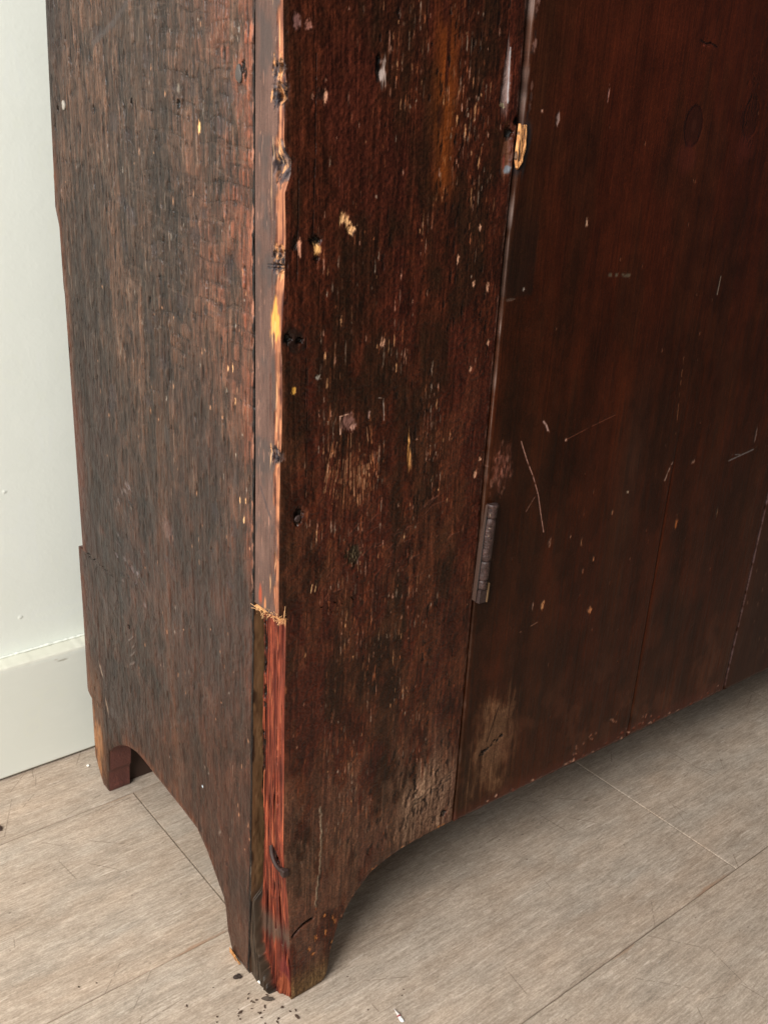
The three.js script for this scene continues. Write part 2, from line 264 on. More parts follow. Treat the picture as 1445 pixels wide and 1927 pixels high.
    const bz = backZ(y), rim = ss(0.016 + 0.012 * vn(3, Y * 0.02), 0.001, z - bz) * ss(0.78, 0.7, y); R = mix(R, 112 + 26 * g1, rim * 0.5); G = mix(G, 66 + 20 * g1, rim * 0.5); B = mix(B, 46 + 14 * g1, rim * 0.5);
    const rim2 = ss(0.035 + 0.015 * vn(8, Y * 0.03), 0.012, z - bz) * ss(0.52, 0.46, y) * ss(0.3, 0.4, y); R = mix(R, 92, rim2 * 0.5); G = mix(G, 58, rim2 * 0.5); B = mix(B, 46, rim2 * 0.5);
    const bare = 0.62 * ss(0.6, 0.85, 0.5 * vn(Z * 0.22, Y * 0.05) + 0.35 * vn(Z * 0.7, Y * 0.06) + 0.42 * bell(y, 0.062, 0.045)) * ss(-0.376, -0.386, z + 0.006 * vn(Z * 0.2, Y * 0.05)) * ss(0.13, 0.10, y) * ss(0.0, 0.02, y);
    const foot = ss(-0.365, -0.385, z) * ss(0.2, 0.13, y) * ss(-0.01, 0.03, y); R = mix(R, 128, foot * 0.5); G = mix(G, 96, foot * 0.5); B = mix(B, 66, foot * 0.5);
    R = mix(R, 196 + 70 * (g2 - 0.5), bare); G = mix(G, 158 + 60 * (g2 - 0.5), bare); B = mix(B, 112 + 50 * (g2 - 0.5), bare);
    const ad = y - archZ(z), rimA = ss(0.004 + 0.026 * vn(Z * 0.09, 5), 0.0, ad) * ss(-0.34, -0.31, z) * ss(-0.10, -0.125, z) * (0.35 + 0.65 * ss(0.35, 0.6, fbm(Z * 0.12, Y * 0.06))); R = mix(R, 108 + 40 * (g1 - 0.5), rimA * 0.7); G = mix(G, 68 + 26 * (g1 - 0.5), rimA * 0.7); B = mix(B, 46 + 18 * (g1 - 0.5), rimA * 0.7);
    // worn arch rim
    const ar = ss(0.42, 0.62, fbm(Z * 0.06, Y * 0.03)) * ss(0.035, 0.0, y - (0.105 - 2.2 * Math.max(0, z + 0.17) ** 1.0 * 0.6)) * ss(-0.34, -0.3, z) * ss(-0.1, -0.15, z); R = mix(R, 122, ar * 0.6); G = mix(G, 80, ar * 0.6); B = mix(B, 56, ar * 0.6);
    const ff = ss(0.1, 0.03, y) * ss(-0.1, -0.07, z); R = mix(R, 78 + 20 * (g1 - 0.5), ff * 0.6); G = mix(G, 60 + 18 * (g1 - 0.5), ff * 0.6); B = mix(B, 50 + 14 * (g1 - 0.5), ff * 0.6);
    p.r = R * 0.9; p.g = G * 0.78; p.b = B * 0.71;
    p.h = gk * (0.0003 * (g1 - 0.5) + 0.0006 * ln + 0.0004 * ln2 - 0.0007 * pore) + 0.0009 * (mot - 0.5) + 0.0003 * fl + 0.00048 * wash * band + 0.0014 * (big - 0.5) + 0.0002 * (tiny - 0.5);
    p.q = 0.3 + 0.16 * (1 - g1) + 0.08 * gk * (1 - ln) + 0.1 * bare;
  });
  // fine raised and lost grain lines
  for (let i = 0; i < 2000; i++) {
    const z = -0.42 + r() * 0.38, y = 0.1 + r() * 0.86, k = r();
    const dens = 0.1 + 0.9 * ss(0.4, 0.6, y) * ss(-0.4, -0.3, z); if (k > dens) continue;
    const lightLine = r() < 0.62, warm = ss(-0.2, -0.06, z) * r();
    S.blob(z, y, 0.0004 + r() * 0.0006, 0.002 + r() * 0.008, lightLine ? [148 + 30 * warm, 136 - 14 * warm, 120 - 28 * warm] : [34, 28, 26], { alpha: 0.14 + 0.34 * r() * r(), dh: lightLine ? 0.0003 : -0.0005, rag: 0.9 });
  }
  // nibbled horizontal tear-out across the grain, upper right
  for (let i = 0; i < 110; i++) {
    const z = -0.24 + r() * 0.19, y = 0.62 + r() * 0.25; const up = r() < 0.5;
    S.blob(z, y, 0.004 + r() * 0.012, 0.0008 + r() * 0.0012, up ? [44, 36, 35] : [104, 84, 72], { alpha: 0.22, dh: -0.0003 * r(), rag: 1.1, rot: -0.12 + (r() - 0.5) * 0.3 });
  }
  for (let i = 0; i < 120; i++) {
    const z = -0.4 + 0.36 * Math.sqrt(r()), y = 0.12 + r() * 0.8;
    S.blob(z, y, 0.0004 + r() * 0.0006, 0.0008 + r() * 0.0022, r() < 0.6 ? [190, 138, 102] : [156, 146, 134], { alpha: 0.7, dh: -0.0003, rag: 0.8 });
  }
  for (let i = 0; i < 120; i++) S.blob(-0.41 + r() * 0.36, 0.1 + r() * 0.85, 0.0006 + r() * 0.0016, 0.001 + r() * 0.003, [36, 31, 31], { alpha: 0.55, dh: -0.0006, rag: 0.9 });
  for (let i = 0; i < 34; i++) S.blob(-0.3 + r() * 0.25, 0.38 + r() * 0.5, 0.004 + r() * 0.006, 0.003 + r() * 0.006, [52, 46, 50], { alpha: 0.35, dh: -0.0004, rag: 1 });
  // rough bruised patch low in the middle, with slanting tool marks
  for (let i = 0; i < 60; i++) S.blob(-0.275 + (r() - 0.5) * 0.07, 0.37 + (r() - 0.5) * 0.12, 0.002 + r() * 0.004, 0.0008 + r() * 0.0016, r() < 0.5 ? [118, 110, 112] : [34, 29, 29], { alpha: 0.5, dh: (r() - 0.5) * 0.0016, rag: 1, rot: -0.5 + (r() - 0.5) });
  for (let i = 0; i < 160; i++) { const z = -0.39 + 0.34 * r(), y = 0.12 + 0.4 * r(); S.blob(z, y, 0.003 + 0.008 * r() * r(), 0.004 + 0.016 * r() * r(), [[34, 28, 27], [46, 34, 31], [98, 72, 58], [86, 52, 40], [70, 64, 64]][Math.floor(r() * 5)], { alpha: 0.1 + 0.25 * r(), dh: (r() - 0.5) * 0.0006, rag: 1.2, soft: 0.6 }); }
  for (let i = 0; i < 8; i++) S.blob(-0.288 + 0.012 * r(), 0.262 - i * 0.006 + 0.004 * r(), 0.0042, 0.0011, [128, 118, 112], { alpha: 0.5, dh: 0.0006, rot: 0.8, rag: 0.7 });
  // old nail holes, stain, chips
  const hole = (z, y, a, b, d = -0.002) => S.blob(z, y, a, b, [14, 11, 10], { alpha: 0.95, dh: d, rag: 0.6, soft: 0.3 });
  hole(-0.1413, 0.766, 0.0022, 0.0032); S.line([[-0.1428, 0.765], [-0.1432, 0.748]], 0.0006, [22, 18, 17], { alpha: 0.9, dh: -0.0008 }); S.blob(-0.141, 0.777, 0.0022, 0.0042, [122, 112, 100], { alpha: 0.7 });
  hole(-0.2205, 0.7665, 0.0012, 0.002); S.line([[-0.2225, 0.784], [-0.223, 0.775], [-0.221, 0.768]], 0.0006, [48, 42, 39], { dh: -0.0006 });
  hole(-0.2971, 0.7585, 0.002, 0.0034); hole(-0.380, 0.757, 0.0016, 0.0034); hole(-0.286, 0.2655, 0.0026, 0.0022);
  S.blob(-0.1097, 0.7515, 0.0018, 0.0045, [226, 168, 108], { dh: -0.0004, rag: 0.8 });
  S.blob(-0.1329, 0.1648, 0.0013, 0.0016, [196, 214, 226], { dh: 0.0004, rag: 0.3 });
  S.line([[-0.292, 0.809], [-0.25, 0.822], [-0.222, 0.836]], 0.004, [66, 58, 56], { alpha: 0.6 });
  S.blob(-0.0495, 0.777, 0.007, 0.003, [70, 58, 54], { alpha: 0.6, dh: -0.0006 });
  S.blob(-0.0475, 0.791, 0.0022, 0.0035, [20, 15, 13], { dh: -0.0018, rag: 0.8 });
  S.blob(-0.0440, 0.786, 0.0016, 0.004, [30, 22, 18], { dh: -0.0014, rag: 0.8 });
  for (const [z, y] of [[-0.057, 0.484], [-0.0476, 0.4866], [-0.0505, 0.47], [-0.0724, 0.585], [-0.066, 0.587], [-0.062, 0.562]]) S.blob(z, y, 0.0009, 0.003, [222, 170, 120], { dh: -0.0003, rag: 0.7 });
  S.blob(-0.187, 0.412, 0.008, 0.010, [110, 82, 74], { alpha: 0.5, dh: 0.0006 });
  S.blob(-0.372, 0.171, 0.002, 0.009, [160, 142, 124], { alpha: 0.7, rot: 0.5 }); S.blob(-0.362, 0.128, 0.0018, 0.012, [158, 136, 116], { alpha: 0.7, rot: 0.25 });
  S.stamp(-0.056, 0, -0.03, TOP, (z, y) => ss(-0.0022, -0.0012, z - seamZ(y) + 0.0006 * (vn(y * 420, 2) - 0.5)) * (y > 0.80 ? 0.3 + 0.5 * vn(y * 300, 5) : 1), [13, 10, 10], 0.96, 0);  // shade and grime of the open seam painted as one dark line
  for (let i = 0; i < 26; i++) { const y = 0.42 + r() * 0.4; S.blob(seamZ(y) - 0.0016, y, 0.0009, 0.003 + r() * 0.004, [168, 112, 88], { alpha: 0.6, rag: 1 }); }
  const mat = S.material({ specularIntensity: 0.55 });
  // shape
  const A = (z, y) => (z - backZ(y)) / (seamZ(y) - backZ(y));
  const knots = [[-0.392, 0.001], [-0.3765, 0.001], [-0.3755, 0.006], [-0.3698, 0.0356], [-0.3657, 0.0644], [-0.3533, 0.0777], [-0.3385, 0.0894], [-0.3109, 0.1043], [-0.2896, 0.1101], [-0.2695, 0.1105], [-0.2312, 0.1084], [-0.1831, 0.1063], [-0.1491, 0.1031], [-0.1279, 0.0887], [-0.1155, 0.0748], [-0.0972, 0.0558], [-0.0924, 0.043], [-0.0879, 0.0164], [-0.0822, 0.001], [-0.06, 0.0005], [-0.0494, 0.0005]].map(([z, y]) => [clamp(A(z, y)), y]);
  const arch = table(knots), as = [];
  for (let i = 0; i <= 190; i++) as.push(i / 190);
  for (const k of knots) as.push(k[0]);
  const cols = [...new Set(as.map((a) => Math.round(a * 1e5) / 1e5))].sort((a, b) => a - b), nu = cols.length - 1, nv = 420;
  const pt = (a, t) => { const y = mix(arch(a), TOP, t), z = mix(backZ(y), seamZ(y), a); return [z, y]; };
  const front = grid(nu, nv, (a, t, i) => {
    const [z, y] = pt(cols[i], t), edge = ss(0.004, 0, z - backZ(y)) * 0.0025 + ss(0.002, 0, seamZ(y) - z) * 0.0006 + ss(0.004, 0, y - arch(cols[i])) * 0.0012;
    return [SX - S.relief(z, y) * 0.8 + edge, y, z, ...S.uv(z, y)];
  });
  const strip = (f, n, flip) => grid(1, n, (a, t) => { const [z, y] = f(t); return [a ? SX + ST : SX + 0.001, y, z, ...S.uv(z + (a - 0.5) * 0.01, y)]; }, flip);
  const archStrip = grid(nu, 3, (a, t, i) => { const [z, y] = pt(cols[i], 0); return [mix(SX + 0.0012, SX + ST, t), y, z, 0, 0]; }, true);
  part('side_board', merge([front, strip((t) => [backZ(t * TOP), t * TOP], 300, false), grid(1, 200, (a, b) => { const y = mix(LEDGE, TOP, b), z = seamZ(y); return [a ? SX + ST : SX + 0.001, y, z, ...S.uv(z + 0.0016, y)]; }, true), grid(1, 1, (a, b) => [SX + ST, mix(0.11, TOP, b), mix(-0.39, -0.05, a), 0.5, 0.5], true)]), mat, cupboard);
  // glue-stained front edge of the board, laid open below the break
  const G = new Surf(SX, 0, ST, LEDGE, 1800);
  G.each((x, y, p) => { const X = x * 1000, Y = y * 1000, n = fbm(X * 0.12, Y * 0.05), m = vn(X * 0.5, Y * 0.2), d = ss(0.62, 0.74, vn(X * 0.3 + 4, Y * 0.07)) * ss(SX + 0.008, SX, x), g = ss(0.12, 0.09, y); p.r = mix(mix(74, 124, n), 30, d * 0.8); p.g = mix(mix(54, 94, n), 20, d * 0.8); p.b = mix(mix(36, 64, n), 13, d * 0.8) + 6 * g; const e = ss(0.0012, 0, x - SX) * 0.7; p.r = mix(p.r, 36, e); p.g = mix(p.g, 26, e); p.b = mix(p.b, 20, e); p.h = 0.0006 * n + 0.0003 * m; p.q = 0.42; });
  part('board_edge', grid(6, 160, (a, b) => { const y = mix(0.0005, LEDGE, b), x = mix(SX + 0.0006, SX + ST, a); return [x, y, seamZ(y) - 0.0002, ...G.uv(x, y)]; }), G.material(), cupboard).userData.label = 'brown glue stained board edge beside the split';
  // planed, red stained edge of the cut-out
  const E = new Surf(0, 0, 0.03, 0.5, 1500);
  E.each((x, y, p) => { const X = x * 1000, Y = y * 1000, n = fbm(X * 0.2, Y * 0.05), m = vn(X * 0.8, Y * 0.6); p.r = 92 + 26 * (n - 0.5) + 10 * (m - 0.5); p.g = 52 + 18 * (n - 0.5) + 6 * (m - 0.5); p.b = 46 + 14 * (n - 0.5); p.h = 0.0003 * m; p.q = 0.5; });
  const ag = archStrip; const U = ag.attributes.uv, P = ag.attributes.position; let len = 0;
  for (let k = 0; k < U.count; k++) { U.setXY(k, (P.getX(k) - SX) / 0.03, (Math.abs(P.getY(k)) + Math.abs(P.getZ(k)) * 0.5) / 0.5); }
  part('cut_edge', ag, E.material(), cupboard);
}

// ------------------------------------------------------------------ front stile (texture axis q: side z below zero, front x + 0.008 above)
const stileMat = (() => {
  const S = new Surf(-0.06, 0, 0.275, TOP, 1700), r = rng(23);
  S.each((q, y, p) => {
    const X = q * 1000, Y = y * 1000;
    if (q < 0) {                  // narrow side face: smooth purple brown, worn to bare orange pine along the corner
      const g1 = vn(X * 1.3, Y * 0.03), g2 = vn(X * 2.6 + 9, Y * 0.12), m = fbm(X * 0.07 + 3, Y * 0.02);
      let t = 0.42 + 0.35 * (g1 - 0.5) + 0.2 * (g2 - 0.5) + 0.8 * (m - 0.5) + 0.3 * tex(X, Y);
      let R = mix(66, 118, t), G = mix(48, 88, t), B = mix(42, 77, t);
      const gy = ss(0.5, 0.7, fbm(X * 0.05 + 40, Y * 0.03 + 11)) * 0.6; R = mix(R, 64, gy); G = mix(G, 56, gy); B = mix(B, 54, gy);
      const edge = -0.0068 - 0.0034 * (vn(2, Y * 0.03) - 0.5) - 0.004 * (vn(5, Y * 0.11) - 0.5) - 0.0016 * (g2 - 0.5);
      const w = ss(edge - 0.0009, edge + 0.0012, q) * ss(0.2, 0.42, 0.7 * vn(X * 0.3 + 4, Y * 0.03 + 33) + 0.3 * vn(X * 0.9, Y * 0.07) + 0.16 - 0.16 * bell(y, 0.5, 0.05) + 0.25 * ss(-0.004, -0.001, q));
      const o = 0.5 + 0.5 * (g1 - 0.5) + 0.7 * (vn(X * 0.5, Y * 0.05 + 70) - 0.5) + 0.4 * (g2 - 0.5);
      const sp = ss(0.66, 0.8, vn(X * 0.85 + 60, Y * 0.022 + 8)) * 0.8 + 0.35 * ss(0.5, 0.8, vn(X * 0.3, Y * 0.12 + 40)); R = mix(R, mix(126, 200, o) * (1 - 0.5 * sp), w * 0.92); G = mix(G, mix(74, 134, o) * (1 - 0.55 * sp), w * 0.92); B = mix(B, mix(52, 94, o) * (1 - 0.5 * sp), w * 0.92);
      p.r = R; p.g = G; p.b = B; p.h = 0.00022 * (g1 - 0.5) + 0.0001 * (g2 - 0.5) - 0.0006 * w + 0.0006 * w * (g1 - 0.5); p.q = 0.5 + 0.12 * w;
      return;
    }
    const x = q - 0.008, Xw = X + 2.2 * (vn(X * 0.04, Y * 0.012) - 0.5) * 2;
    const g1 = vn(Xw * 0.7, Y * 0.025), g2 = vn(Xw * 1.6 + 30, Y * 0.09), g3 = vn(Xw * 0.16, Y * 0.008), cr = vn(X * 0.55 + 8, Y * 0.55), cr2 = vn(X * 1.2, Y * 0.9 + 5), big = fbm(X * 0.03 + 9, Y * 0.009 + 2), mot = fbm(X * 0.07 + 60, Y * 0.035 + 20);
    const v = 0.5 * (g1 - 0.5) + 0.35 * (g2 - 0.5) + 0.45 * (mot - 0.5) + 0.34 * (cr - 0.5) + 0.34 * (cr2 - 0.5) + 0.4 * tex(X, Y);
    const fk = ss(0.5, 0.53, fbm(Xw * 0.16 + 200, Y * 0.07)) - 0.5, fk2 = ss(0.55, 0.58, fbm(Xw * 0.4 + 20, Y * 0.12 + 300)); let R = 54 + 38 * v + 12 * fk, G = 24 + 20 * v + 6 * fk, B = 13 + 12 * v + 4 * fk; R += 14 * fk2; G += 7 * fk2; B += 5 * fk2;
    const red = ss(0.42, 0.66, big + 0.2 * (g3 - 0.5)); R = mix(R, 66 + 44 * v, red * 0.5); G = mix(G, 28 + 24 * v, red * 0.5); B = mix(B, 20 + 18 * v, red * 0.5);
    const blk = ss(0.5, 0.7, fbm(X * 0.035 + 100, Y * 0.012 + 31) + 0.18 * (mot - 0.5)); R = mix(R, 33 + 24 * v, blk * 0.6); G = mix(G, 22 + 17 * v, blk * 0.75); B = mix(B, 12 + 12 * v, blk * 0.75);
    const brn = ss(0.46, 0.62, fbm(Xw * 0.06 + 140, Y * 0.03 + 90)) * ss(0.64, 0.5, y); R = mix(R, 92 + 60 * v, brn * 0.4); G = mix(G, 54 + 36 * v, brn * 0.4); B = mix(B, 34 + 24 * v, brn * 0.4);
    // amber streak near the top
    const am = Math.max(bell(x, 0.128 + 0.05 * (0.76 - y), 0.009 + 0.006 * (vn(3, Y * 0.05) - 0.3)) * ss(0.70, 0.73, y) * ss(0.86, 0.80, y), bell(x, 0.113, 0.008) * ss(0.82, 0.87, y)) * ss(0.25, 0.5, vn(X * 0.2, Y * 0.03) + 0.2);
    R = mix(R, 122, am * 0.85); G = mix(G, 60, am * 0.85); B = mix(B, 22, am * 0.85);
    // pale scuffed area low down by the door
    const sc = ss(0.3, 0.85, bell(x, 0.163, 0.042) * bell(y, 0.155, 0.062) * 0.95 + 0.42 * (vn(Xw * 0.35, Y * 0.03 + 4) - 0.35) * ss(0.3, 0.2, y) + 0.3 * (mot - 0.5) - (y > 0.235 ? (y - 0.235) * 6 : 0)) * ss(0.05, 0.085, x);
    R = mix(R, 140 + 110 * v, sc * 0.8); G = mix(G, 112 + 100 * v, sc * 0.8); B = mix(B, 90 + 86 * v, sc * 0.8);
    const sc2 = ss(0.52, 0.72, fbm(Xw * 0.09 + 6, Y * 0.028 + 44) + 0.25 * bell(y, 0.15, 0.09)) * ss(0.3, 0.2, y) * 0.5; R = mix(R, 104 + 60 * v, sc2); G = mix(G, 76 + 50 * v, sc2); B = mix(B, 60 + 40 * v, sc2);
    const ft = ss(0.045, 0.008, y + 0.012 * (mot - 0.5)); R = mix(R, 106 + 80 * v, ft * 0.75); G = mix(G, 84 + 70 * v, ft * 0.75); B = mix(B, 52 + 50 * v, ft * 0.75);
    p.r = R; p.g = G; p.b = B;
    p.h = 0.00026 * (g1 - 0.5) + 0.0002 * (g2 - 0.5) + 0.0004 * (cr - 0.5) * (0.4 + big) + 0.00028 * (cr2 - 0.5) + 0.00012 * tex(X, Y) + 0.0007 * (mot - 0.5);
    p.q = 0.26 + 0.16 * (1 - big) + 0.3 * sc + 0.25 * ft;
  });
  const Q = (x) => x + 0.008, TAN = [206, 150, 104], PINK = [176, 126, 104], GREY = [136, 116, 100], OR = [142, 80, 48];
  // thousands of small flecks where the finish has crazed off along the grain
  const zones = [[0.11, 0.79, 0.035, 0.08, 420, 0.5], [0.155, 0.76, 0.018, 0.07, 160, 0.5], [0.12, 0.68, 0.05, 0.06, 260, 0.45], [0.15, 0.6, 0.04, 0.07, 240, 0.4], [0.05, 0.52, 0.03, 0.07, 420, 0.9], [0.10, 0.55, 0.035, 0.06, 300, 0.7], [0.13, 0.5, 0.05, 0.05, 220, 0.45], [0.09, 0.42, 0.06, 0.08, 260, 0.5], [0.06, 0.33, 0.045, 0.08, 240, 0.6], [0.12, 0.27, 0.06, 0.07, 220, 0.6], [0.13, 0.17, 0.05, 0.05, 320, 0.7], [0.05, 0.2, 0.03, 0.08, 170, 0.7], [0.035, 0.62, 0.03, 0.09, 90, 0.5], [0.1, 0.5, 0.09, 0.4, 350, 0.35]];
  const gauss = () => (r() + r() + r() - 1.5) * 1.15;
  for (const [cx, cy, wx, wy, n, len] of zones) for (let i = 0; i < n * 1.15; i++) {
    const x = cx + gauss() * wx, y = cy + gauss() * wy; if (x < 0.002 || x > 0.197 || r() < 0.3 || vn(x * 60 + 3, y * 16) < 0.5) continue;
    const col = [OR, OR, PINK, TAN, GREY, GREY][Math.floor(r() * 6)], k = r();
    const xr0 = i % 3 ? Math.round(x * 230) / 230 + 0.0009 * (r() - 0.5) : x; S.blob(Q(xr0), y, 0.0004 + 0.0006 * r() * r(), (0.001 + 0.0052 * r() * r()) * (0.6 + len), col, { alpha: 0.2 + 0.75 * k * k, dh: -0.0003 * r(), rag: 1.0, rough: 0.65 });
  }
  for (let i = 0; i < 420; i++) { const x = 0.13 + gauss() * 0.045, y = 0.1 + r() * 0.78; if (x < 0.002 || x > 0.197 || vn(x * 40 + 9, y * 9) < 0.45) continue; S.blob(Q(x), y, 0.0005 + 0.0007 * r(), 0.001 + 0.004 * r(), [22, 15, 12], { alpha: 0.4 + 0.4 * r(), dh: -0.0005, rag: 1 }); }
  // cathedral figure: curved orange and tan lines
  for (let i = 0; i < 60; i++) {
    const off = (r() - 0.5) * 0.07, x0 = 0.055 + off * 0.7, y0 = 0.475 + 0.03 * r() + Math.abs(off) * 0.5, l = 0.012 + 0.03 * r();
    S.line([[Q(x0), y0], [Q(x0 - off * 0.06), y0 + l * 0.5], [Q(x0 - off * 0.16), y0 + l]], 0.0007, r() < 0.6 ? [150, 92, 58] : [186, 140, 104], { alpha: 0.55, dh: -0.0003, breaks: 0.42 });
  }
  for (let i = 0; i < 26; i++) { const x = 0.16 - r() * 0.13, y = 0.4 + r() * 0.07; S.line([[Q(x), y], [Q(x + 0.008), y + 0.006], [Q(x + 0.02), y + 0.007]], 0.0008, [120, 76, 62], { alpha: 0.4, dh: 0.0003, breaks: 0.45 }); }
  const chip = (x, y, a, b, col = TAN, o = {}) => S.blob(Q(x), y, a, b, col, { dh: -0.0006, rag: 0.9, rough: 0.75, ...o });
  const pit = (x, y, a, b, o = {}) => S.blob(Q(x), y, a, b, [12, 8, 6], { dh: -0.002, rag: 0.6, ...o });
  // cracked grain lines
  for (const [x, y0, y1] of [[0.014, 0.62, 0.57], [0.0055, 0.735, 0.66], [0.0155, 0.60, 0.50], [0.018, 0.8, 0.69], [0.048, 0.565, 0.51]]) S.line([[Q(x), y0], [Q(x + 0.0006), (y0 + y1) / 2], [Q(x), y1]], 0.0005, [16, 10, 8], { alpha: 0.9, dh: -0.0006, breaks: 0.25 });
  chip(0.0119, 0.8161, 0.0026, 0.003, [150, 98, 84]); chip(0.003, 0.817, 0.003, 0.004, [112, 76, 70]);
  pit(0.0675, 0.795, 0.0022, 0.008); chip(0.0712, 0.792, 0.002, 0.0095, [156, 138, 130], { taper: -0.3 });
  chip(0.0258, 0.7758, 0.0014, 0.0045, [206, 150, 120]); chip(0.0215, 0.776, 0.003, 0.0036, [34, 20, 15], { alpha: 0.7 });
  for (const [dx, dy, a, b] of [[-0.004, 0.004, 0.0026, 0.004], [0, 0, 0.0024, 0.0042], [0.0045, -0.004, 0.003, 0.0036], [0.0015, -0.005, 0.0015, 0.002]]) chip(0.0457 + dx, 0.6963 + dy, a, b, [224, 172, 120], { dh: -0.0009 });
  chip(0.0075, 0.681, 0.0012, 0.0055, [196, 136, 108]); pit(0.004, 0.684, 0.002, 0.004, { alpha: 0.7 });
  pit(0.0197, 0.6855, 0.0042, 0.003); chip(0.0212, 0.6795, 0.0026, 0.0042, [226, 170, 106]); pit(0.0212, 0.674, 0.002, 0.0018, { alpha: 0.6 });
  S.blob(Q(0.004), 0.62, 0.008, 0.010, [24, 17, 14], { alpha: 0.7, rag: 0.8 }); pit(-0.001, 0.6215, 0.003, 0.0035); pit(0.008, 0.619, 0.003, 0.0022);
  chip(0.004, 0.5839, 0.0018, 0.0026, [216, 160, 72]); chip(0.0243, 0.591, 0.0022, 0.0018, [150, 140, 128]);
  chip(0.052, 0.553, 0.0055, 0.006, [122, 84, 74]); S.line([[Q(0.0455), 0.545], [Q(0.045), 0.559], [Q(0.052), 0.5595]], 0.0008, [206, 160, 136], { dh: 0.0004 }); chip(0.057, 0.549, 0.0022, 0.003, [160, 116, 100]);
  chip(0.0715, 0.557, 0.0013, 0.003, [166, 128, 116]); S.line([[Q(0.079), 0.5685], [Q(0.0845), 0.568], [Q(0.086), 0.55]], 0.0006, [150, 134, 124], { breaks: 0.3, dh: -0.0004 });
  S.blob(Q(0.1127), 0.5225, 0.0017, 0.0185, [232, 166, 96], { rag: 0.35, taper: -0.75, rot: 0.09, dh: -0.0012, rough: 0.8 }); S.line([[Q(0.1147), 0.535], [Q(0.1137), 0.51]], 0.0006, [36, 20, 12], { dh: -0.0006 });
  pit(0.009, 0.4872, 0.0036, 0.0058); S.blob(Q(0.0085), 0.4835, 0.0026, 0.0024, [78, 64, 52], { alpha: 0.9 }); S.line([[Q(0.0128), 0.494], [Q(0.0132), 0.47]], 0.0006, [96, 60, 44], { alpha: 0.8 });
  S.blob(Q(0.0625), 0.4431, 0.007, 0.0085, [44, 36, 24], { alpha: 0.9, dh: -0.0012, rag: 0.9 }); for (let i = 0; i < 26; i++) S.blob(Q(0.0625 + gauss() * 0.006), 0.4431 + gauss() * 0.007, 0.0006, 0.001, [112, 96, 72], { alpha: 0.6, dh: 0.0005 });
  chip(0.0225, 0.424, 0.0008, 0.004, [198, 156, 112], { rot: -0.15 }); chip(0.026, 0.4225, 0.0008, 0.004, [198, 156, 112], { rot: -0.2 });
  for (const [x, y] of [[0.168, 0.648], [0.183, 0.644], [0.081, 0.61], [0.172, 0.58], [0.17, 0.69], [0.189, 0.60], [0.15, 0.667], [0.191, 0.5], [0.187, 0.487]]) chip(x, y, 0.0012 + r() * 0.0008, 0.0022 + r() * 0.002, [200, 148, 118]);
  for (let i = 0; i < 36; i++) chip(0.01 + r() * 0.185, 0.15 + r() * 0.7, 0.0005 + r() * 0.0006, 0.0008 + r() * 0.0016, [176, 130, 106], { alpha: 0.6 });
  // grey raised seam low on the foot, gash, nail hole, orange nicks
  for (let i = 0; i < 46; i++) S.blob(Q(0.0362 + 0.0009 * gauss() + 0.002 * Math.sin(i * 0.1)), 0.208 - i * 0.0024, 0.0009, 0.0022, [136, 124, 104], { alpha: 0.55, dh: 0.0004, rag: 1 });
  S.line([[Q(0.0105), 0.0785], [Q(0.017), 0.0835], [Q(0.024), 0.0862], [Q(0.031), 0.0868]], 0.0021, [8, 5, 4], { dh: -0.0028 });
  pit(0.1834, 0.1347, 0.0034, 0.0036); S.blob(Q(0.184), 0.1335, 0.0012, 0.0018, [96, 78, 62], { alpha: 0.8 });
  for (const [x, y] of [[0.0348, 0.0614], [0.028, 0.052], [0.0322, 0.0435], [0.046, 0.062], [0.044, 0.083], [0.054, 0.075], [0.0565, 0.069]]) chip(x, y, 0.001 + r() * 0.0008, 0.0014 + r() * 0.0022, [176, 112, 62], { rag: 1.3 });
  for (let i = 0; i < 22; i++) { const x = 0.05 + 0.14 * r(), y = stileBottom(x) + 0.002; chip(x, y, 0.002, 0.0016, r() < 0.3 ? [200, 138, 84] : [128, 88, 66], { alpha: 0.8 }); }
  for (let i = 0; i < 60; i++) { const x = 0.09 + 0.1 * r(), y = 0.13 + 0.1 * r(); S.blob(Q(x), y, 0.0008 + 0.001 * r(), 0.001 + 0.004 * r(), [34, 24, 20], { alpha: 0.6, dh: -0.0006, rag: 1 }); }
  for (let i = 0; i < 18; i++) { const x = 0.142 + 0.05 * r(), y = 0.165 + 0.28 * (x - 0.15) + 0.006 * gauss(); S.blob(Q(x), y, 0.003, 0.001, [60, 46, 38], { alpha: 0.6, rot: 0.3, rag: 1 }); }
  // sliver gouge and torn hinge mortise by the door
  S.blob(Q(0.1845), 0.7985, 0.0032, 0.026, [150, 124, 118], { rag: 0.25, taper: -0.75, rot: 0.035, dh: -0.0016, rough: 0.6 }); S.line([[Q(0.1865), 0.815], [Q(0.1885), 0.778]], 0.0007, [166, 162, 164], { dh: 0.0004 }); S.line([[Q(0.1815), 0.79], [Q(0.1805), 0.778]], 0.0012, [14, 10, 9], { dh: -0.001 }); S.blob(Q(0.183), 0.776, 0.0026, 0.0014, [176, 166, 128], { rag: 1 });
  S.blob(Q(0.1905), 0.744, 0.0055, 0.018, [104, 66, 48], { rag: 0.3, dh: -0.0022, rough: 0.7 }); pit(0.1915, 0.757, 0.004, 0.004); pit(0.199, 0.7665, 0.003, 0.0028); S.blob(Q(0.194), 0.732, 0.004, 0.003, [96, 98, 104], { dh: 0.0004, rot: 0.4 }); S.blob(Q(0.1905), 0.737, 0.0012, 0.006, [126, 62, 48]);
  for (let y = 0.13; y < TOP; y += 0.006) if (r() < 0.55) S.blob(Q(gapX(y) - gapW(y) - 0.001), y, 0.0009, 0.003 + 0.003 * r(), [132, 104, 92], { alpha: 0.45, rag: 1 });
  S.blob(Q(0.2005), 0.38, 0.002, 0.1, [92, 46, 40], { alpha: 0.5, rag: 0.2 });
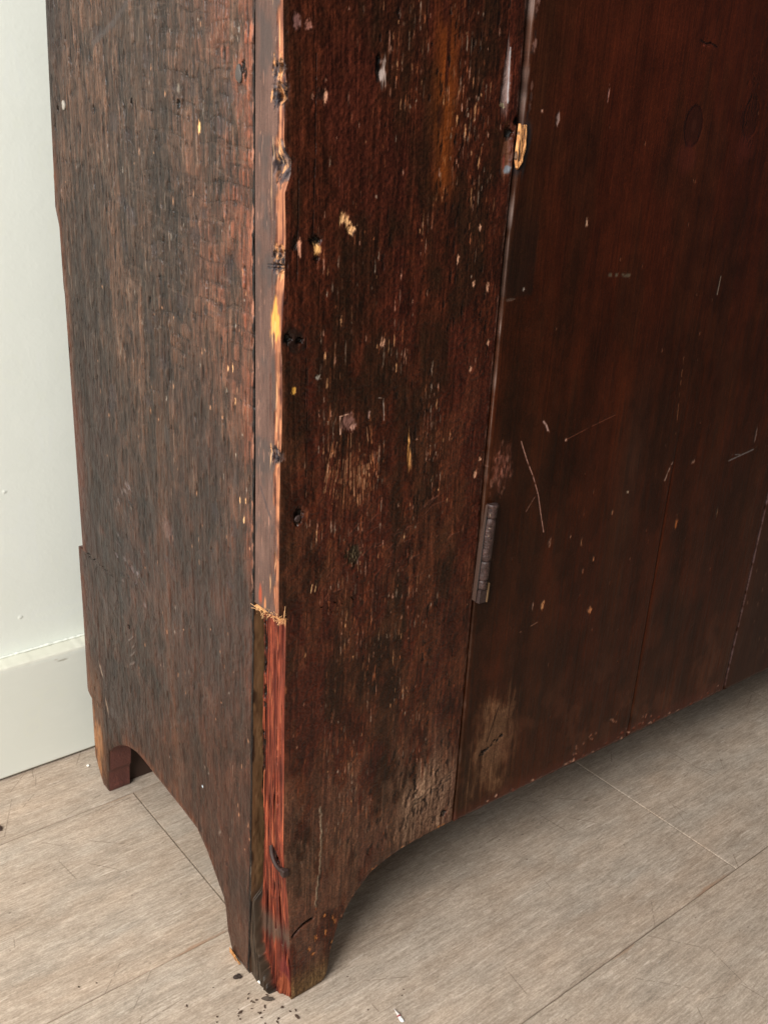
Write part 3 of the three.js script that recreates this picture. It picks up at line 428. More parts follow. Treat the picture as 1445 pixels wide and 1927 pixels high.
  // bruised, burnt dents on the corner itself (both faces)
  for (const [y, h] of [[0.735, 0.011], [0.775, 0.006], [0.79, 0.004], [0.676, 0.004], [0.668, 0.003], [0.536, 0.006]]) { S.blob(-0.004, y, 0.0062, h * 0.9, [86, 72, 70], { alpha: 0.75, dh: -0.001, rag: 0.9 }); for (let i = 0; i < 34; i++) S.blob(-0.005 + gauss() * 0.0045, y + gauss() * h * 0.75, 0.0004 + 0.0008 * r(), 0.0015 + 0.004 * r(), [[36, 31, 34], [52, 46, 50], [214, 150, 98], [112, 92, 86]][Math.floor(r() * 4)], { alpha: 0.8, dh: -0.001 + 0.0014 * r(), rag: 1, rot: (r() - 0.5) * 0.5 }); }
  S.blob(-0.0075, 0.633, 0.0042, 0.0125, [214, 148, 74], { dh: -0.0004, rag: 0.9, taper: -0.2 });
  for (const y of [0.669, 0.667]) S.line([[-0.016, y], [-0.004, y + 0.001]], 0.0009, [50, 44, 46], { dh: -0.0006 });
  S.line([[-0.026, 0.505], [-0.012, 0.485]], 0.0022, [66, 54, 54], { alpha: 0.6 });
  S.blob(-0.0265, 0.4165, 0.0022, 0.009, [146, 64, 42], { rag: 0.4, taper: -0.4 }); S.blob(-0.0195, 0.411, 0.0016, 0.0055, [172, 112, 74], { taper: -0.3 });
  for (let i = 0; i < 160; i++) S.blob(-0.03 + r() * 0.03, 0.41 + r() * 0.5, 0.0003 + r() * 0.0003, 0.001 + r() * 0.004, r() < 0.5 ? [176, 128, 106] : [58, 46, 44], { alpha: 0.45, dh: -0.0002 });
  for (let i = 0; i < 46; i++) S.blob(-0.004 - r() * 0.009, 0.41 + r() * 0.5, 0.0004, 0.004 + r() * 0.012, r() < 0.6 ? [96, 62, 52] : [250, 196, 140], { alpha: 0.6, dh: -0.0005, rag: 0.8 });

  const mat = S.material({ specularIntensity: 0.4 });
  // ---- geometry: side face, worn corner and front in one skin
  const chamZ = table([[0.96, -0.007], [0.83, -0.006], [0.80, -0.0085], [0.76, -0.011], [0.70, -0.0113], [0.64, -0.008], [0.58, -0.0108], [0.52, -0.0087], [0.43, -0.0112], [0.40, -0.0126]]);
  const gouge = (y) => bell(y, 0.7335, 0.006) * 0.004 + bell(y, 0.776, 0.005) * 0.002 + bell(y, 0.668, 0.003) * 0.0014;
  const ns = 40, up = (b) => mix(LEDGE, TOP, b);
  const sideSkin = grid(ns, 320, (a, b) => {
    const y = up(b), zs = seamZ(y) + 0.0022, cz = chamZ(y), ex = cornerX(y) + 0.0008, g = gouge(y);
    let x, z; const K = 0.55;
    if (a < K) { const t = a / K; z = mix(zs, cz, t); x = SX; } else { const t = (a - K) / (1 - K), s = Math.sin(t * Math.PI / 2); z = mix(cz, 0, t); x = mix(SX, ex, t * t * t) + g * s * (1 - t * 0.4) + 0.0004 * Math.sin(t * Math.PI); z -= 0.0008 * t * t; }
    x += (a > 0.05 && a < 0.97 ? -S.relief(z, y) * 0.8 : 0);
    return [x, y, z, ...S.uv(Math.min(z, -0.0006), y)];
  });
  const xr = (y) => gapX(y) - gapW(y);
  const nf = 110, cols = []; for (let i = 0; i <= nf; i++) cols.push(i / nf);
  for (const k of [0.0464, 0.0485, 0.0516, 0.0616, 0.0672]) cols.push((k - 0.002) / 0.196);
  cols.sort((p, q) => p - q);
  const ymix = (a, b, x0) => mix(stileBottom(x0), TOP, b);
  const xa = (a, y) => mix(cornerX(y) + 0.0008, xr(y), a);
  const bot = (a) => stileBottom(xa(a, a < 0.3 ? 0.03 : 0.115));
  const frontSkin = grid(cols.length - 1, 480, (a, b, i) => {
    const y = mix(bot(cols[i]), TOP, b), x = xa(cols[i], y), edge = ss(0.0025, 0, x - cornerX(y) - 0.0008) * 0.0008 + ss(0.0025, 0, xr(y) - x) * 0.0012 + ss(0.003, 0, y - bot(cols[i])) * 0.001;
    return [x, y, (i ? S.relief(Q(x), y) * 0.9 : 0) - edge, ...S.uv(Q(x) + 0.0006, y)];
  });
  const underside = grid(cols.length - 1, 2, (a, b, i) => { const x = xa(cols[i], bot(cols[i])), y = bot(cols[i]); return [x, y, mix(-0.001, -0.034, b), ...S.uv(Q(x), y + 0.002)]; }, true);
  const rightEdge = grid(2, 200, (a, b) => { const y = mix(0.1185, TOP, b); return [xr(y), y, mix(-0.0012, -0.034, a), ...S.uv(0.208, y)]; });
  part('front_stile', merge([sideSkin, frontSkin, underside, rightEdge]), mat, cupboard);
  return mat;
})();

// ------------------------------------------------------------------ split corner below the break
{
  const S = new Surf(-0.06, 0, 0.075, 0.42, 2400), r = rng(31);
  const redZ = table([[0.42, -0.0361], [0.3797, -0.0362], [0.2657, -0.0386], [0.2091, -0.0402], [0.1526, -0.0384], [0.0914, -0.038], [0.06, -0.036], [0.0366, -0.0335], [0.015, -0.0255], [0.006, -0.021], [0, -0.017]]);
  S.each((z, y, p) => {
    const X = z * 1000, Y = y * 1000, w = 1.2 * (vn(X * 0.1, Y * 0.02) - 0.5), Z = X + w;
    const g1 = vn(Z * 0.9, Y * 0.018), g2 = vn(Z * 2.2 + 5, Y * 0.05), g3 = vn(Z * 0.35 + 2, Y * 0.012), m = fbm(X * 0.12, Y * 0.05), sp = vn(X * 1.6, Y * 1.1);
    let t = 0.45 + 0.55 * (g1 - 0.5) + 0.35 * (g2 - 0.5) + 0.6 * (g3 - 0.5) + 0.6 * (m - 0.5) + 0.2 * (sp - 0.5);
    const rg = (n) => 1 - Math.abs(2 * n - 1), br = ss(0.74, 0.97, rg(vn(Z * 0.55 + 11, Y * 0.013))) * ss(0.3, 0.55, vn(Z * 0.8, Y * 0.04 + 30)), bk = ss(0.72, 0.95, rg(vn(Z * 0.45 + 80, Y * 0.011))) * ss(0.35, 0.6, vn(Z * 0.6, Y * 0.035 + 60)); t += 0.55 * br - 0.55 * bk; let R = mix(58, 140, t), G = mix(21, 64, t), B = mix(15, 43, t);
    const hl = ss(0.72, 0.9, g1 * 0.6 + g2 * 0.4 + 0.08 * sp); R = mix(R, 196, hl * 0.6); G = mix(G, 112, hl * 0.6); B = mix(B, 74, hl * 0.6);
    const dk = ss(0.34, 0.2, g3 * 0.6 + g1 * 0.4); R = mix(R, 78, dk * 0.7); G = mix(G, 24, dk * 0.7); B = mix(B, 20, dk * 0.7);
    const lo = ss(0.095, 0.075, y + 0.01 * (m - 0.5)) * ss(0.055, 0.068, y + 0.012 * (g1 - 0.5)); R = mix(R, 78, lo * 0.8); G = mix(G, 66, lo * 0.8); B = mix(B, 56, lo * 0.8);
    const edge = redZ(y) + 0.0005 * (vn(3, Y * 0.2) - 0.5), strip = ss(edge + 0.0004, edge - 0.0004, z);
    const hi = ss(0.11, 0.14, y), q = 0.5 + 0.5 * (g1 - 0.5) + 0.6 * (m - 0.5);
    const gr = 0.6 * (vn(X * 0.9 + 60, Y * 0.07) - 0.5) + 0.7 * (fbm(X * 0.3, Y * 0.15 + 60) - 0.5), q2 = clamp(q + gr), sr = mix(mix(34, 78, q2), mix(56, 96, q), hi), sg = mix(mix(27, 62, q2), mix(42, 74, q), hi), sb = mix(mix(21, 49, q2), mix(26, 46, q), hi);
    R = mix(R, sr, strip); G = mix(G, sg, strip); B = mix(B, sb, strip);
    p.r = R; p.g = G; p.b = B; p.h = 0.0006 * (g1 - 0.5) + 0.0003 * (g2 - 0.5) + 0.0012 * (g3 - 0.5) - 0.0006 * dk + 0.0005 * br - 0.0009 * bk; p.q = 0.42;
  });
  for (let i = 0; i < 30; i++) { const y = 0.115 + r() * 0.285; S.blob(seamZ(y) + 0.002 + 0.003 * r(), y, 0.001 + 0.001 * r(), 0.002 + 0.008 * r(), [20, 13, 9], { alpha: 0.85, dh: -0.0008, rag: 1 }); }
  for (let i = 0; i < 70; i++) { const y = 0.1 + r() * 0.3; S.blob(redZ(y) + 0.003 + r() * 0.032, y, 0.0003, 0.004 + r() * 0.018, r() < 0.5 ? [206, 126, 82] : [54, 18, 15], { alpha: 0.6, dh: r() < 0.5 ? 0.0003 : -0.0006, rag: 0.6 }); }
  S.line([[-0.012, 0.40], [-0.013, 0.3], [-0.011, 0.22], [-0.0125, 0.17]], 0.0012, [66, 20, 18], { alpha: 0.8, dh: -0.0012, breaks: 0.2 });
  S.line([[-0.014, 0.115], [-0.0125, 0.06]], 0.001, [58, 18, 14], { dh: -0.0012 }); S.line([[-0.021, 0.11], [-0.019, 0.075]], 0.0009, [64, 22, 16], { dh: -0.001 });
  S.blob(-0.018, 0.163, 0.005, 0.007, [52, 26, 24], { alpha: 0.8, rag: 0.7, rot: 0.5 }); S.blob(-0.012, 0.160, 0.0035, 0.004, [18, 10, 8], { dh: -0.002 });
  S.blob(-0.009, 0.033, 0.006, 0.012, [104, 40, 40], { alpha: 0.6 }); S.blob(-0.011, 0.012, 0.007, 0.012, [176, 96, 60], { alpha: 0.5 });
  S.stamp(-0.04, 0.395, 0.01, 0.42, (z, y) => ss(0.396, 0.404, y + 0.004 * vn(z * 900, 3)), [236, 178, 118], 0.9);
  const mat = S.material({ specularIntensity: 0.5 });
  const NZ = 56, NY = 300;
  const skin = grid(NZ, NY, (a, b) => {
    const y = mix(0, LEDGE + 0.001, b), zs = seamZ(y) + 0.0012, zr = redZ(y), z = a < 0.3 ? mix(zs, zr, Math.pow(a / 0.3, 0.6)) : mix(zr, 0, (a - 0.3) / 0.7), ex = cornerX(y) + 0.0008;
    const faceX = mix(0.0012, ex, ss(zr, 0, z)) * 1, deep = mix(0.0005, 0.0055, ss(0.098, 0.125, y)), low = mix(-0.0074, deep, ss(0.093, 0.104, y + 0.004 * (vn(z * 500, 3) - 0.5)));
    const flare = ss(0.05, 0.0, y) * 0.002;
    let x = z < zr ? mix(faceX, low, ss(zr + 0.0002, zr - 0.0012, z)) : faceX;
    if (a < 0.999) x -= S.relief(z, y) * 0.9 * ss(0, 0.003, -z);
    return [x + flare, y, z - (a > 0.999 ? 0.0008 : 0), ...S.uv(z, y)];
  });
  const ledge = grid(30, 6, (a, b) => { const z = mix(seamZ(LEDGE) + 0.001, -0.0005, a), rag = 0.004 * (vn(a * 30, 2) - 0.6) - 0.0055 * a * 0 - 0.008 * ss(0.7, 0.1, a); return [mix(SX + 0.0004, 0.002, b), LEDGE + (1 - b) * rag * 0.5 - b * 0.0015, z, ...S.uv(-0.02 + 0.02 * a, 0.408)]; }, true);
  part('split_wood', merge([skin, ledge]), mat, cupboard).userData.label = 'raw red brown split wood on the lower corner';
  // torn fibres along the break
  const list = [];
  const fibre = (p0, dir, l, rad, curl) => {
    const pts = []; for (let i = 0; i <= 4; i++) { const t = i / 4; pts.push(new THREE.Vector3(p0[0] + dir[0] * l * t + curl[0] * l * t * t, p0[1] + dir[1] * l * t + curl[1] * l * t * t, p0[2] + dir[2] * l * t + curl[2] * l * t * t)); }
    list.push(new THREE.TubeGeometry(new THREE.CatmullRomCurve3(pts), 6, rad, 4));
  };
  for (let i = 0; i < 420; i++) { const z = -0.036 + 0.037 * Math.pow(r(), 0.6), k = r(); fibre([-0.0085 + 0.009 * r(), LEDGE - 0.0045 + 0.009 * r() - 0.006 * ss(-0.01, -0.036, z), z], [-0.18 * r(), (r() - 0.66) * 1.2, (r() - 0.5) * 0.6], 0.001 + 0.003 * k * k, 0.00012 + 0.00018 * r(), [-0.15 * r(), (r() - 0.5) * 0.7, (r() - 0.5) * 0.7]); }
  fibre([-0.0085, LEDGE - 0.004, -0.026], [-0.2, 0.35, -0.9], 0.011, 0.0002, [0, -0.1, -0.1]); fibre([-0.0085, LEDGE - 0.005, -0.03], [-0.3, 0.5, -0.7], 0.007, 0.0002, [0, -0.5, -0.2]);
  for (const [z, l] of [[0.0004, 0.008], [0.0009, 0.012]]) fibre([-0.0035, LEDGE - 0.001, z], [0.05, 1, 0.02], l, 0.0002, [0, 0, 0.02]);
  const fm = part('torn_fibres', merge(list), flat(216, 164, 116, 0.85), cupboard); fm.userData.kind = 'stuff';
  const list2 = list.splice(0, list.length); list2.length = 0;
  for (let i = 0; i < 40; i++) { const t = r() * r(); fibre([-0.0088 - 0.0012 * r(), 0.001 + 0.006 * r() * (1 - t), -0.083 + 0.022 * t], [-0.1 * r(), 0.1 * (r() - 0.5), 0.9], 0.002 + 0.006 * r(), 0.00025 + 0.0003 * r(), [-0.1 * r(), 0.2 * (r() - 0.5), 0.2]); }
  const f2 = part('torn_fibres_001', merge(list), flat(176, 122, 72, 0.85), cupboard); f2.userData.kind = 'stuff';
}

// ------------------------------------------------------------------ doors
const doorSurf = (() => {
  const S = new Surf(0.19, 0.1, 0.49, TOP - 0.1, 1600), r = rng(47), g = () => (r() + r() + r() - 1.5) * 1.15;
  S.each((x, y, p) => {
    const X = x * 1000, Y = y * 1000, Xw = X + 3 * (vn(X * 0.03, Y * 0.006) - 0.5);
    const g1 = vn(Xw * 0.8, Y * 0.012), g2 = vn(Xw * 1.8, Y * 0.05), g3 = vn(Xw * 0.11, Y * 0.004), sp = vn(X * 1.1, Y * 1.1), m = fbm(X * 0.03 + 8, Y * 0.009), mo = fbm(X * 0.06 + 70, Y * 0.05);
    const v = 0.2 * (g1 - 0.5) + 0.16 * (g2 - 0.5) + 0.24 * (g3 - 0.5) + 0.2 * (sp - 0.5) + 0.5 * (mo - 0.5) + 0.3 * (m - 0.5) + 0.34 * tex(X, Y * 0.6) + 0.14 * (ss(0.5, 0.54, fbm(X * 0.05 + 410, Y * 0.02)) - 0.5);
    const top = ss(0.45, 0.85, y), rt = ss(0.3, 0.55, x);  // base colour lighter towards the top, the falloff of light painted in
    const hs = ss(0.36, 0.2, x) * 0.8; let R = mix(50, 62, top) - 6 * hs + 40 * v, G = mix(20, 25, top) + 18 * v, B = mix(8, 13, top) + 10 * v;
    const red = ss(0.45, 0.65, m) * 0.6; R = mix(R, 64 + 34 * v, red * 0.6); G = mix(G, 25 + 18 * v, red * 0.6); B = mix(B, mix(8, 14, top) + 10 * v, red * 0.6);
    const ol = ss(0.45, 0.68, fbm(X * 0.028 + 31, Y * 0.008 + 17)) * 0.55 + bell(x, 0.215, 0.02) * ss(0.6, 0.68, y) * 0.8; R = mix(R, 44 + 26 * v, ol * 0.7); G = mix(G, 24 + 18 * v, ol * 0.7); B = mix(B, 13 + 11 * v, ol * 0.7);
    const low = ss(0.3, 0.13, y); R = mix(R, R * 0.94 + 4, low); G += 2 * low;
    const rl = ss(0.137, 0.122, y + 0.008 * (mo - 0.5)); R = mix(R, 80, rl * 0.55); G = mix(G, 36, rl * 0.6); B = mix(B, 26, rl * 0.6);
    // rubbed spot low on the hinge side
    const bx = Math.max(bell(x, 0.244, 0.032) * bell(y, 0.194, 0.058), bell(x, 0.214, 0.012) * bell(y, 0.15, 0.025) * 0.8), sc = ss(0.15, 0.85, bx * 0.85 + 0.9 * (fbm(X * 0.12, Y * 0.05) - 0.42) * ss(0.05, 0.4, bx) + 0.35 * (g1 - 0.5) * ss(0.05, 0.3, bx)) * ss(0.286, 0.262, x + 0.006 * (mo - 0.5));
    R = mix(R, 126 + 120 * v, sc * 0.7); G = mix(G, 94 + 100 * v, sc * 0.7); B = mix(B, 70 + 80 * v, sc * 0.7);
    const dust = ss(0.55, 0.75, fbm(X * 0.045 + 90, Y * 0.035)) * ss(0.32, 0.15, y) * 0.35; R = mix(R, 96, dust); G = mix(G, 58, dust); B = mix(B, 42, dust);
    const gl = bell(x, 0.395, 0.02) * bell(y, 0.46, 0.08) * 0.3 * (0.5 + mo); R = mix(R, 64, gl); G = mix(G, 52, gl); B = mix(B, 46, gl);
    p.r = R; p.g = G; p.b = B; p.h = 0.00016 * (g1 - 0.5) + 0.00012 * (g2 - 0.5) + 0.0005 * (m - 0.5) + 0.00012 * (sp - 0.5); p.q = 0.3 + 0.12 * (1 - m) + 0.3 * sc;
  });
  const chip = (x, y, a, b, col = [196, 138, 104], o = {}) => S.blob(x, y, a, b, col, { dh: -0.0005, rag: 0.8, ...o }), scr = (pts, w, col, o) => S.line(pts, w, col, { breaks: 0.3, dh: -0.0002, ...o });
  // dark squarish patch, knots, check
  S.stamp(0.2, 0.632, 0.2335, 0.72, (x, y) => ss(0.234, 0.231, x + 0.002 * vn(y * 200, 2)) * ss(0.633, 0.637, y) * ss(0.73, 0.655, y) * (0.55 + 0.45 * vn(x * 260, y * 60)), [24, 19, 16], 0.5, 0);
  chip(0.207, 0.633, 0.005, 0.0012, [96, 82, 74], { alpha: 0.6 }); chip(0.221, 0.6405, 0.0012, 0.0016, [170, 160, 150], { alpha: 0.7 });
  for (const [kx, ky, a, b, al] of [[0.4119, 0.7682, 0.012, 0.0165, 0.75], [0.497, 0.778, 0.012, 0.017, 0.18]]) {
    S.blob(kx, ky, a, b, [48, 22, 15], { alpha: al, rag: 0.15, soft: 0.12, dh: -0.0003 });
    S.stamp(kx - a * 1.3, ky - b * 1.3, kx + a * 1.3, ky + b * 1.3, (x, y) => { const d = Math.hypot((x - kx) / a, (y - ky) / b); return ss(0.12, 0, Math.abs(d - 1 + 0.08 * (vn(x * 300, y * 300) - 0.5))); }, [34, 12, 9], al, -0.0003);
    S.blob(kx, ky + 0.001, a * 0.3, b * 0.3, [66, 34, 24], { alpha: al * 0.7 });
    S.blob(kx - a * 0.3, ky - b * 1.5, a * 1.1, b * 0.7, [92, 38, 32], { alpha: 0.35, soft: 0.6 });
  }
  for (let i = 0; i < 60; i++) chip(0.4953 + g() * 0.012, 0.79 + g() * 0.03, 0.0004, 0.0012 + 0.002 * r(), [40, 22, 16], { alpha: 0.6 });
  S.line([[0.404, 0.8355], [0.412, 0.8335], [0.418, 0.8345], [0.428, 0.832]], 0.0009, [26, 10, 8], { dh: -0.0006, breaks: 0.2 }); S.line([[0.408, 0.832], [0.424, 0.8305]], 0.0007, [110, 54, 44], { breaks: 0.3 });
  // nicks and scuffs seen on the photograph
  for (const [x, y, a, b, c] of [[0.2404, 0.7695, 0.0022, 0.0055, [158, 130, 122]], [0.2953, 0.7898, 0.001, 0.006, [170, 120, 108]], [0.2876, 0.6909, 0.0013, 0.0036, [214, 170, 142]], [0.2895, 0.3342, 0.0026, 0.0055, [196, 136, 92]], [0.3625, 0.3075, 0.0034, 0.0046, [196, 128, 84]], [0.4875, 0.3757, 0.0022, 0.008, [186, 108, 60]], [0.276, 0.337, 0.0009, 0.0045, [150, 116, 100]], [0.2894, 0.4005, 0.002, 0.006, [132, 92, 74]], [0.3955, 0.4304, 0.0016, 0.002, [186, 164, 140]], [0.376, 0.413, 0.0014, 0.003, [150, 104, 78]], [0.335, 0.39, 0.0012, 0.005, [150, 104, 74]], [0.318, 0.40, 0.001, 0.0024, [160, 120, 96]], [0.357, 0.367, 0.0014, 0.003, [186, 122, 84]], [0.343, 0.357, 0.0014, 0.003, [150, 96, 72]], [0.222, 0.774, 0.0012, 0.0014, [210, 160, 140]], [0.5, 0.444, 0.002, 0.0026, [128, 96, 80]], [0.4974, 0.443, 0.0012, 0.002, [150, 110, 90]], [0.562, 0.372, 0.0014, 0.006, [110, 84, 62]], [0.61, 0.455, 0.0014, 0.012, [120, 96, 88]]]) chip(x, y, a * 0.85, b * 0.8, c.map((q) => q * 0.88), { rag: 1.1, soft: 0.5 });
  for (let i = 0; i < 46; i++) chip(0.21 + r() * 0.45, 0.13 + r() * 0.75, 0.0004 + r() * 0.0005, 0.0008 + r() * 0.0018, [132, 88, 66], { alpha: 0.25 + 0.4 * r() });
  scr([[0.2366, 0.5088], [0.2462, 0.49], [0.2562, 0.4732], [0.2659, 0.4534], [0.272, 0.434], [0.2788, 0.4138]], 0.0008, [176, 132, 118]); scr([[0.2645, 0.456], [0.2522, 0.4397]], 0.0006, [128, 92, 80]);
  scr([[0.2620, 0.523], [0.2662, 0.519], [0.27, 0.512]], 0.0016, [166, 132, 122], { breaks: 0.25 }); scr([[0.2931, 0.5006], [0.325, 0.508], [0.3598, 0.5149]], 0.0006, [104, 58, 42]); chip(0.2945, 0.501, 0.0014, 0.0016, [170, 130, 112]);
  scr([[0.4622, 0.4495], [0.4585, 0.443], [0.454, 0.4316]], 0.0016, [136, 108, 96], { breaks: 0.15 }); scr([[0.5657, 0.433], [0.59, 0.436], [0.6107, 0.4385]], 0.0014, [104, 96, 94], { breaks: 0.15 }); scr([[0.57, 0.439], [0.585, 0.437]], 0.001, [92, 84, 82]);
  scr([[0.4915, 0.635], [0.4905, 0.618]], 0.0013, [118, 104, 92], { breaks: 0.2 }); scr([[0.325, 0.646], [0.352, 0.644]], 0.0026, [84, 70, 56], { breaks: 0.45 }); scr([[0.262, 0.313], [0.285, 0.317]], 0.0009, [120, 84, 66]);
  scr([[0.452, 0.56], [0.455, 0.52], [0.46, 0.48]], 0.0008, [110, 70, 46], { breaks: 0.5 });
  // worn pinkish patch above the hinge
  for (let i = 0; i < 90; i++) S.blob(0.2149 + g() * 0.011, 0.488 + g() * 0.02, 0.0006 + 0.0012 * r(), 0.001 + 0.003 * r(), r() < 0.7 ? [122, 72, 58] : [176, 128, 112], { alpha: 0.34, rag: 1, dh: 0.0002 }); S.blob(0.2149, 0.487, 0.011, 0.019, [112, 62, 50], { alpha: 0.35, soft: 0.8 });
  // crumbly bottom edge
  for (let i = 0; i < 46; i++) { const x = 0.2 + 0.46 * r(); chip(x, doorBottom(x) + 0.001 + 0.012 * r() * r(), 0.0014 + 0.002 * r(), 0.0008 + 0.0012 * r(), r() < 0.4 ? [196, 156, 134] : [120, 66, 50], { alpha: 0.7 }); }
  for (const [x, y] of [[0.3739, 0.1215], [0.4546, 0.1205], [0.38, 0.135], [0.40, 0.142], [0.43, 0.15], [0.5, 0.128]]) for (let i = 0; i < 5; i++) chip(x + g() * 0.01, y + g() * 0.006, 0.0016, 0.0016, [150, 108, 90], { alpha: 0.6 });
  for (let i = 0; i < 16; i++) { const x = 0.222 + 0.036 * r(), y = 0.186 + 0.45 * (x - 0.222) + 0.003 * g(); chip(x, y, 0.0014, 0.0014, [26, 18, 12], { alpha: 0.85, dh: -0.0009 }); }
  S.line([[0.232, 0.2], [0.243, 0.235]], 0.0014, [40, 24, 16], { alpha: 0.7 });
  // worn edge beside the stile, the light it catches painted pale
  S.stamp(0.19, 0.1, 0.21, TOP, (x, y) => ss(0.0016 + 0.0012 * ss(0.7, 0.85, y), 0.0004, x - gapX(y) + 0.0007 * (vn(y * 130, 3) - 0.5)) * (0.4 + 0.6 * vn(x * 900, y * 46 + 7)) * (0.5 + 0.5 * ss(0.3, 0.6, y)), (x, y) => { const t = vn(x * 1500, y * 90); return [mix(62, 166, t), mix(50, 148, t), mix(46, 142, t)]; }, 0.9);
  for (let i = 0; i < 40; i++) { const y = 0.75 + r() * 0.2; S.blob(gapX(y) + 0.003 + 0.003 * r(), y, 0.0012, 0.003, r() < 0.5 ? [122, 88, 78] : [40, 30, 28], { alpha: 0.6, rag: 1 }); }
  S.blob(0.2065, 0.7480, 0.0052, 0.019, [44, 42, 45], { alpha: 0.85, rag: 0.4, rot: -0.1 });
  return S;
})();
const doorMat = doorSurf.material({ specularIntensity: 0.3 });
function board(name, xl, xr, z0, n, surf, mat, parent, yTop = TOP, dx = 0) {
  const T = 0.02, face = grid(n, 330, (a, b) => {
    const y0 = doorBottom(mix(xl(0.12), xr(0.12), a)), y = mix(y0, yTop, b), x = mix(xl(y), xr(y), a), w = xr(y) - xl(y), d = Math.min(a, 1 - a) * w, rag = 0.0009 * (vn(x * 240, 3) - 0.5) * (b < 0.02 ? 1 : 0);
    return [x, y + rag, z0 + surf.relief(x - dx, y) * 0.9 - ss(0.0022, 0, d) * 0.0012 * (Math.abs(x - crackX(y)) < 0.004 ? ss(0.53, 0.38, y) : 1) - ss(0.003, 0, y - y0) * 0.0015, ...surf.uv(x - dx, y)];
  });
  const L = grid(2, 220, (a, b) => { const y = mix(doorBottom(xl(0.12)), yTop, b); return [xl(y) + 0.0004 * a, y, mix(z0 - T, z0 - 0.001, a), ...surf.uv(xl(y) + 0.001 - dx, y)]; });
  const R = grid(1, 40, (a, b) => { const y = mix(doorBottom(xr(0.12)), yTop, b); return [xr(y), y, mix(z0 - 0.001, z0 - T, a), ...surf.uv(xr(y) - 0.001 - dx, y)]; });
  const Bt = grid(60, 1, (a, b) => { const x = mix(xl(0.12), xr(0.12), a); return [x, doorBottom(x) + 0.0009 * (vn(x * 240, 3) - 0.5) * (a > 0 && a < 1 ? 1 : 1), mix(z0 - T, z0 - 0.0014, b), ...surf.uv(x - dx, doorBottom(x) + 0.001)]; });
  return part(name, merge([face, L, R, Bt]), mat, parent);
}
const door = new THREE.Group(); door.name = 'door'; cupboard.add(door);
const crackW = (y) => 0.0001 + 0.0006 * ss(0.52, 0.4, y);
board('door_board', (y) => gapX(y), (y) => crackX(y) - crackW(y), 0.0016, 130, doorSurf, doorMat, door);
board('door_board_001', (y) => crackX(y) + crackW(y), (y) => pairX(y) - 0.001, 0.0011, 100, doorSurf, doorMat, door);
const door2 = new THREE.Group(); door2.name = 'door_001'; cupboard.add(door2);
{
  const S = new Surf(0.64, 0.1, 0.5, TOP - 0.1, 1000);
  S.each((x, y, p) => {
    const X = x * 1000, Y = y * 1000, g1 = vn(X * 0.8, Y * 0.012), g2 = vn(X * 1.8, Y * 0.05), m = fbm(X * 0.03 + 200, Y * 0.009), mo = fbm(X * 0.06, Y * 0.05 + 100), v = 0.4 * (g1 - 0.5) + 0.3 * (g2 - 0.5) + 0.4 * (mo - 0.5);
    const d = ss(0.03, 0.0, x - pairX(y)) * 0.5 + 0.35 * ss(0.5, 0.7, mo) * ss(0.4, 0.2, y);
    p.r = mix(42 + 12 * m + 28 * v, 60, d * 0.7); p.g = mix(20 + 4 * m + 16 * v, 40, d * 0.7); p.b = mix(11 + 12 * v, 31, d * 0.7); p.h = 0.0001 * (g1 - 0.5) + 0.0005 * (m - 0.5); p.q = 0.45;
  });
  const r = rng(9); for (let y = 0.12; y < 0.6; y += 0.004) if (r() < 0.75) S.blob(pairX(y) + 0.0012, y, 0.0009, 0.004, [104, 82, 82], { alpha: 0.7, rag: 0.8 });
  for (let i = 0; i < 20; i++) S.blob(0.66 + r() * 0.08, 0.13 + r() * 0.2, 0.001, 0.003, [120, 92, 76], { alpha: 0.5 });
  board('door_board', (y) => pairX(y) + 0.0008, (y) => 1.115, 0.0022, 60, S, S.material({ specularIntensity: 0.4 }), door2);
}
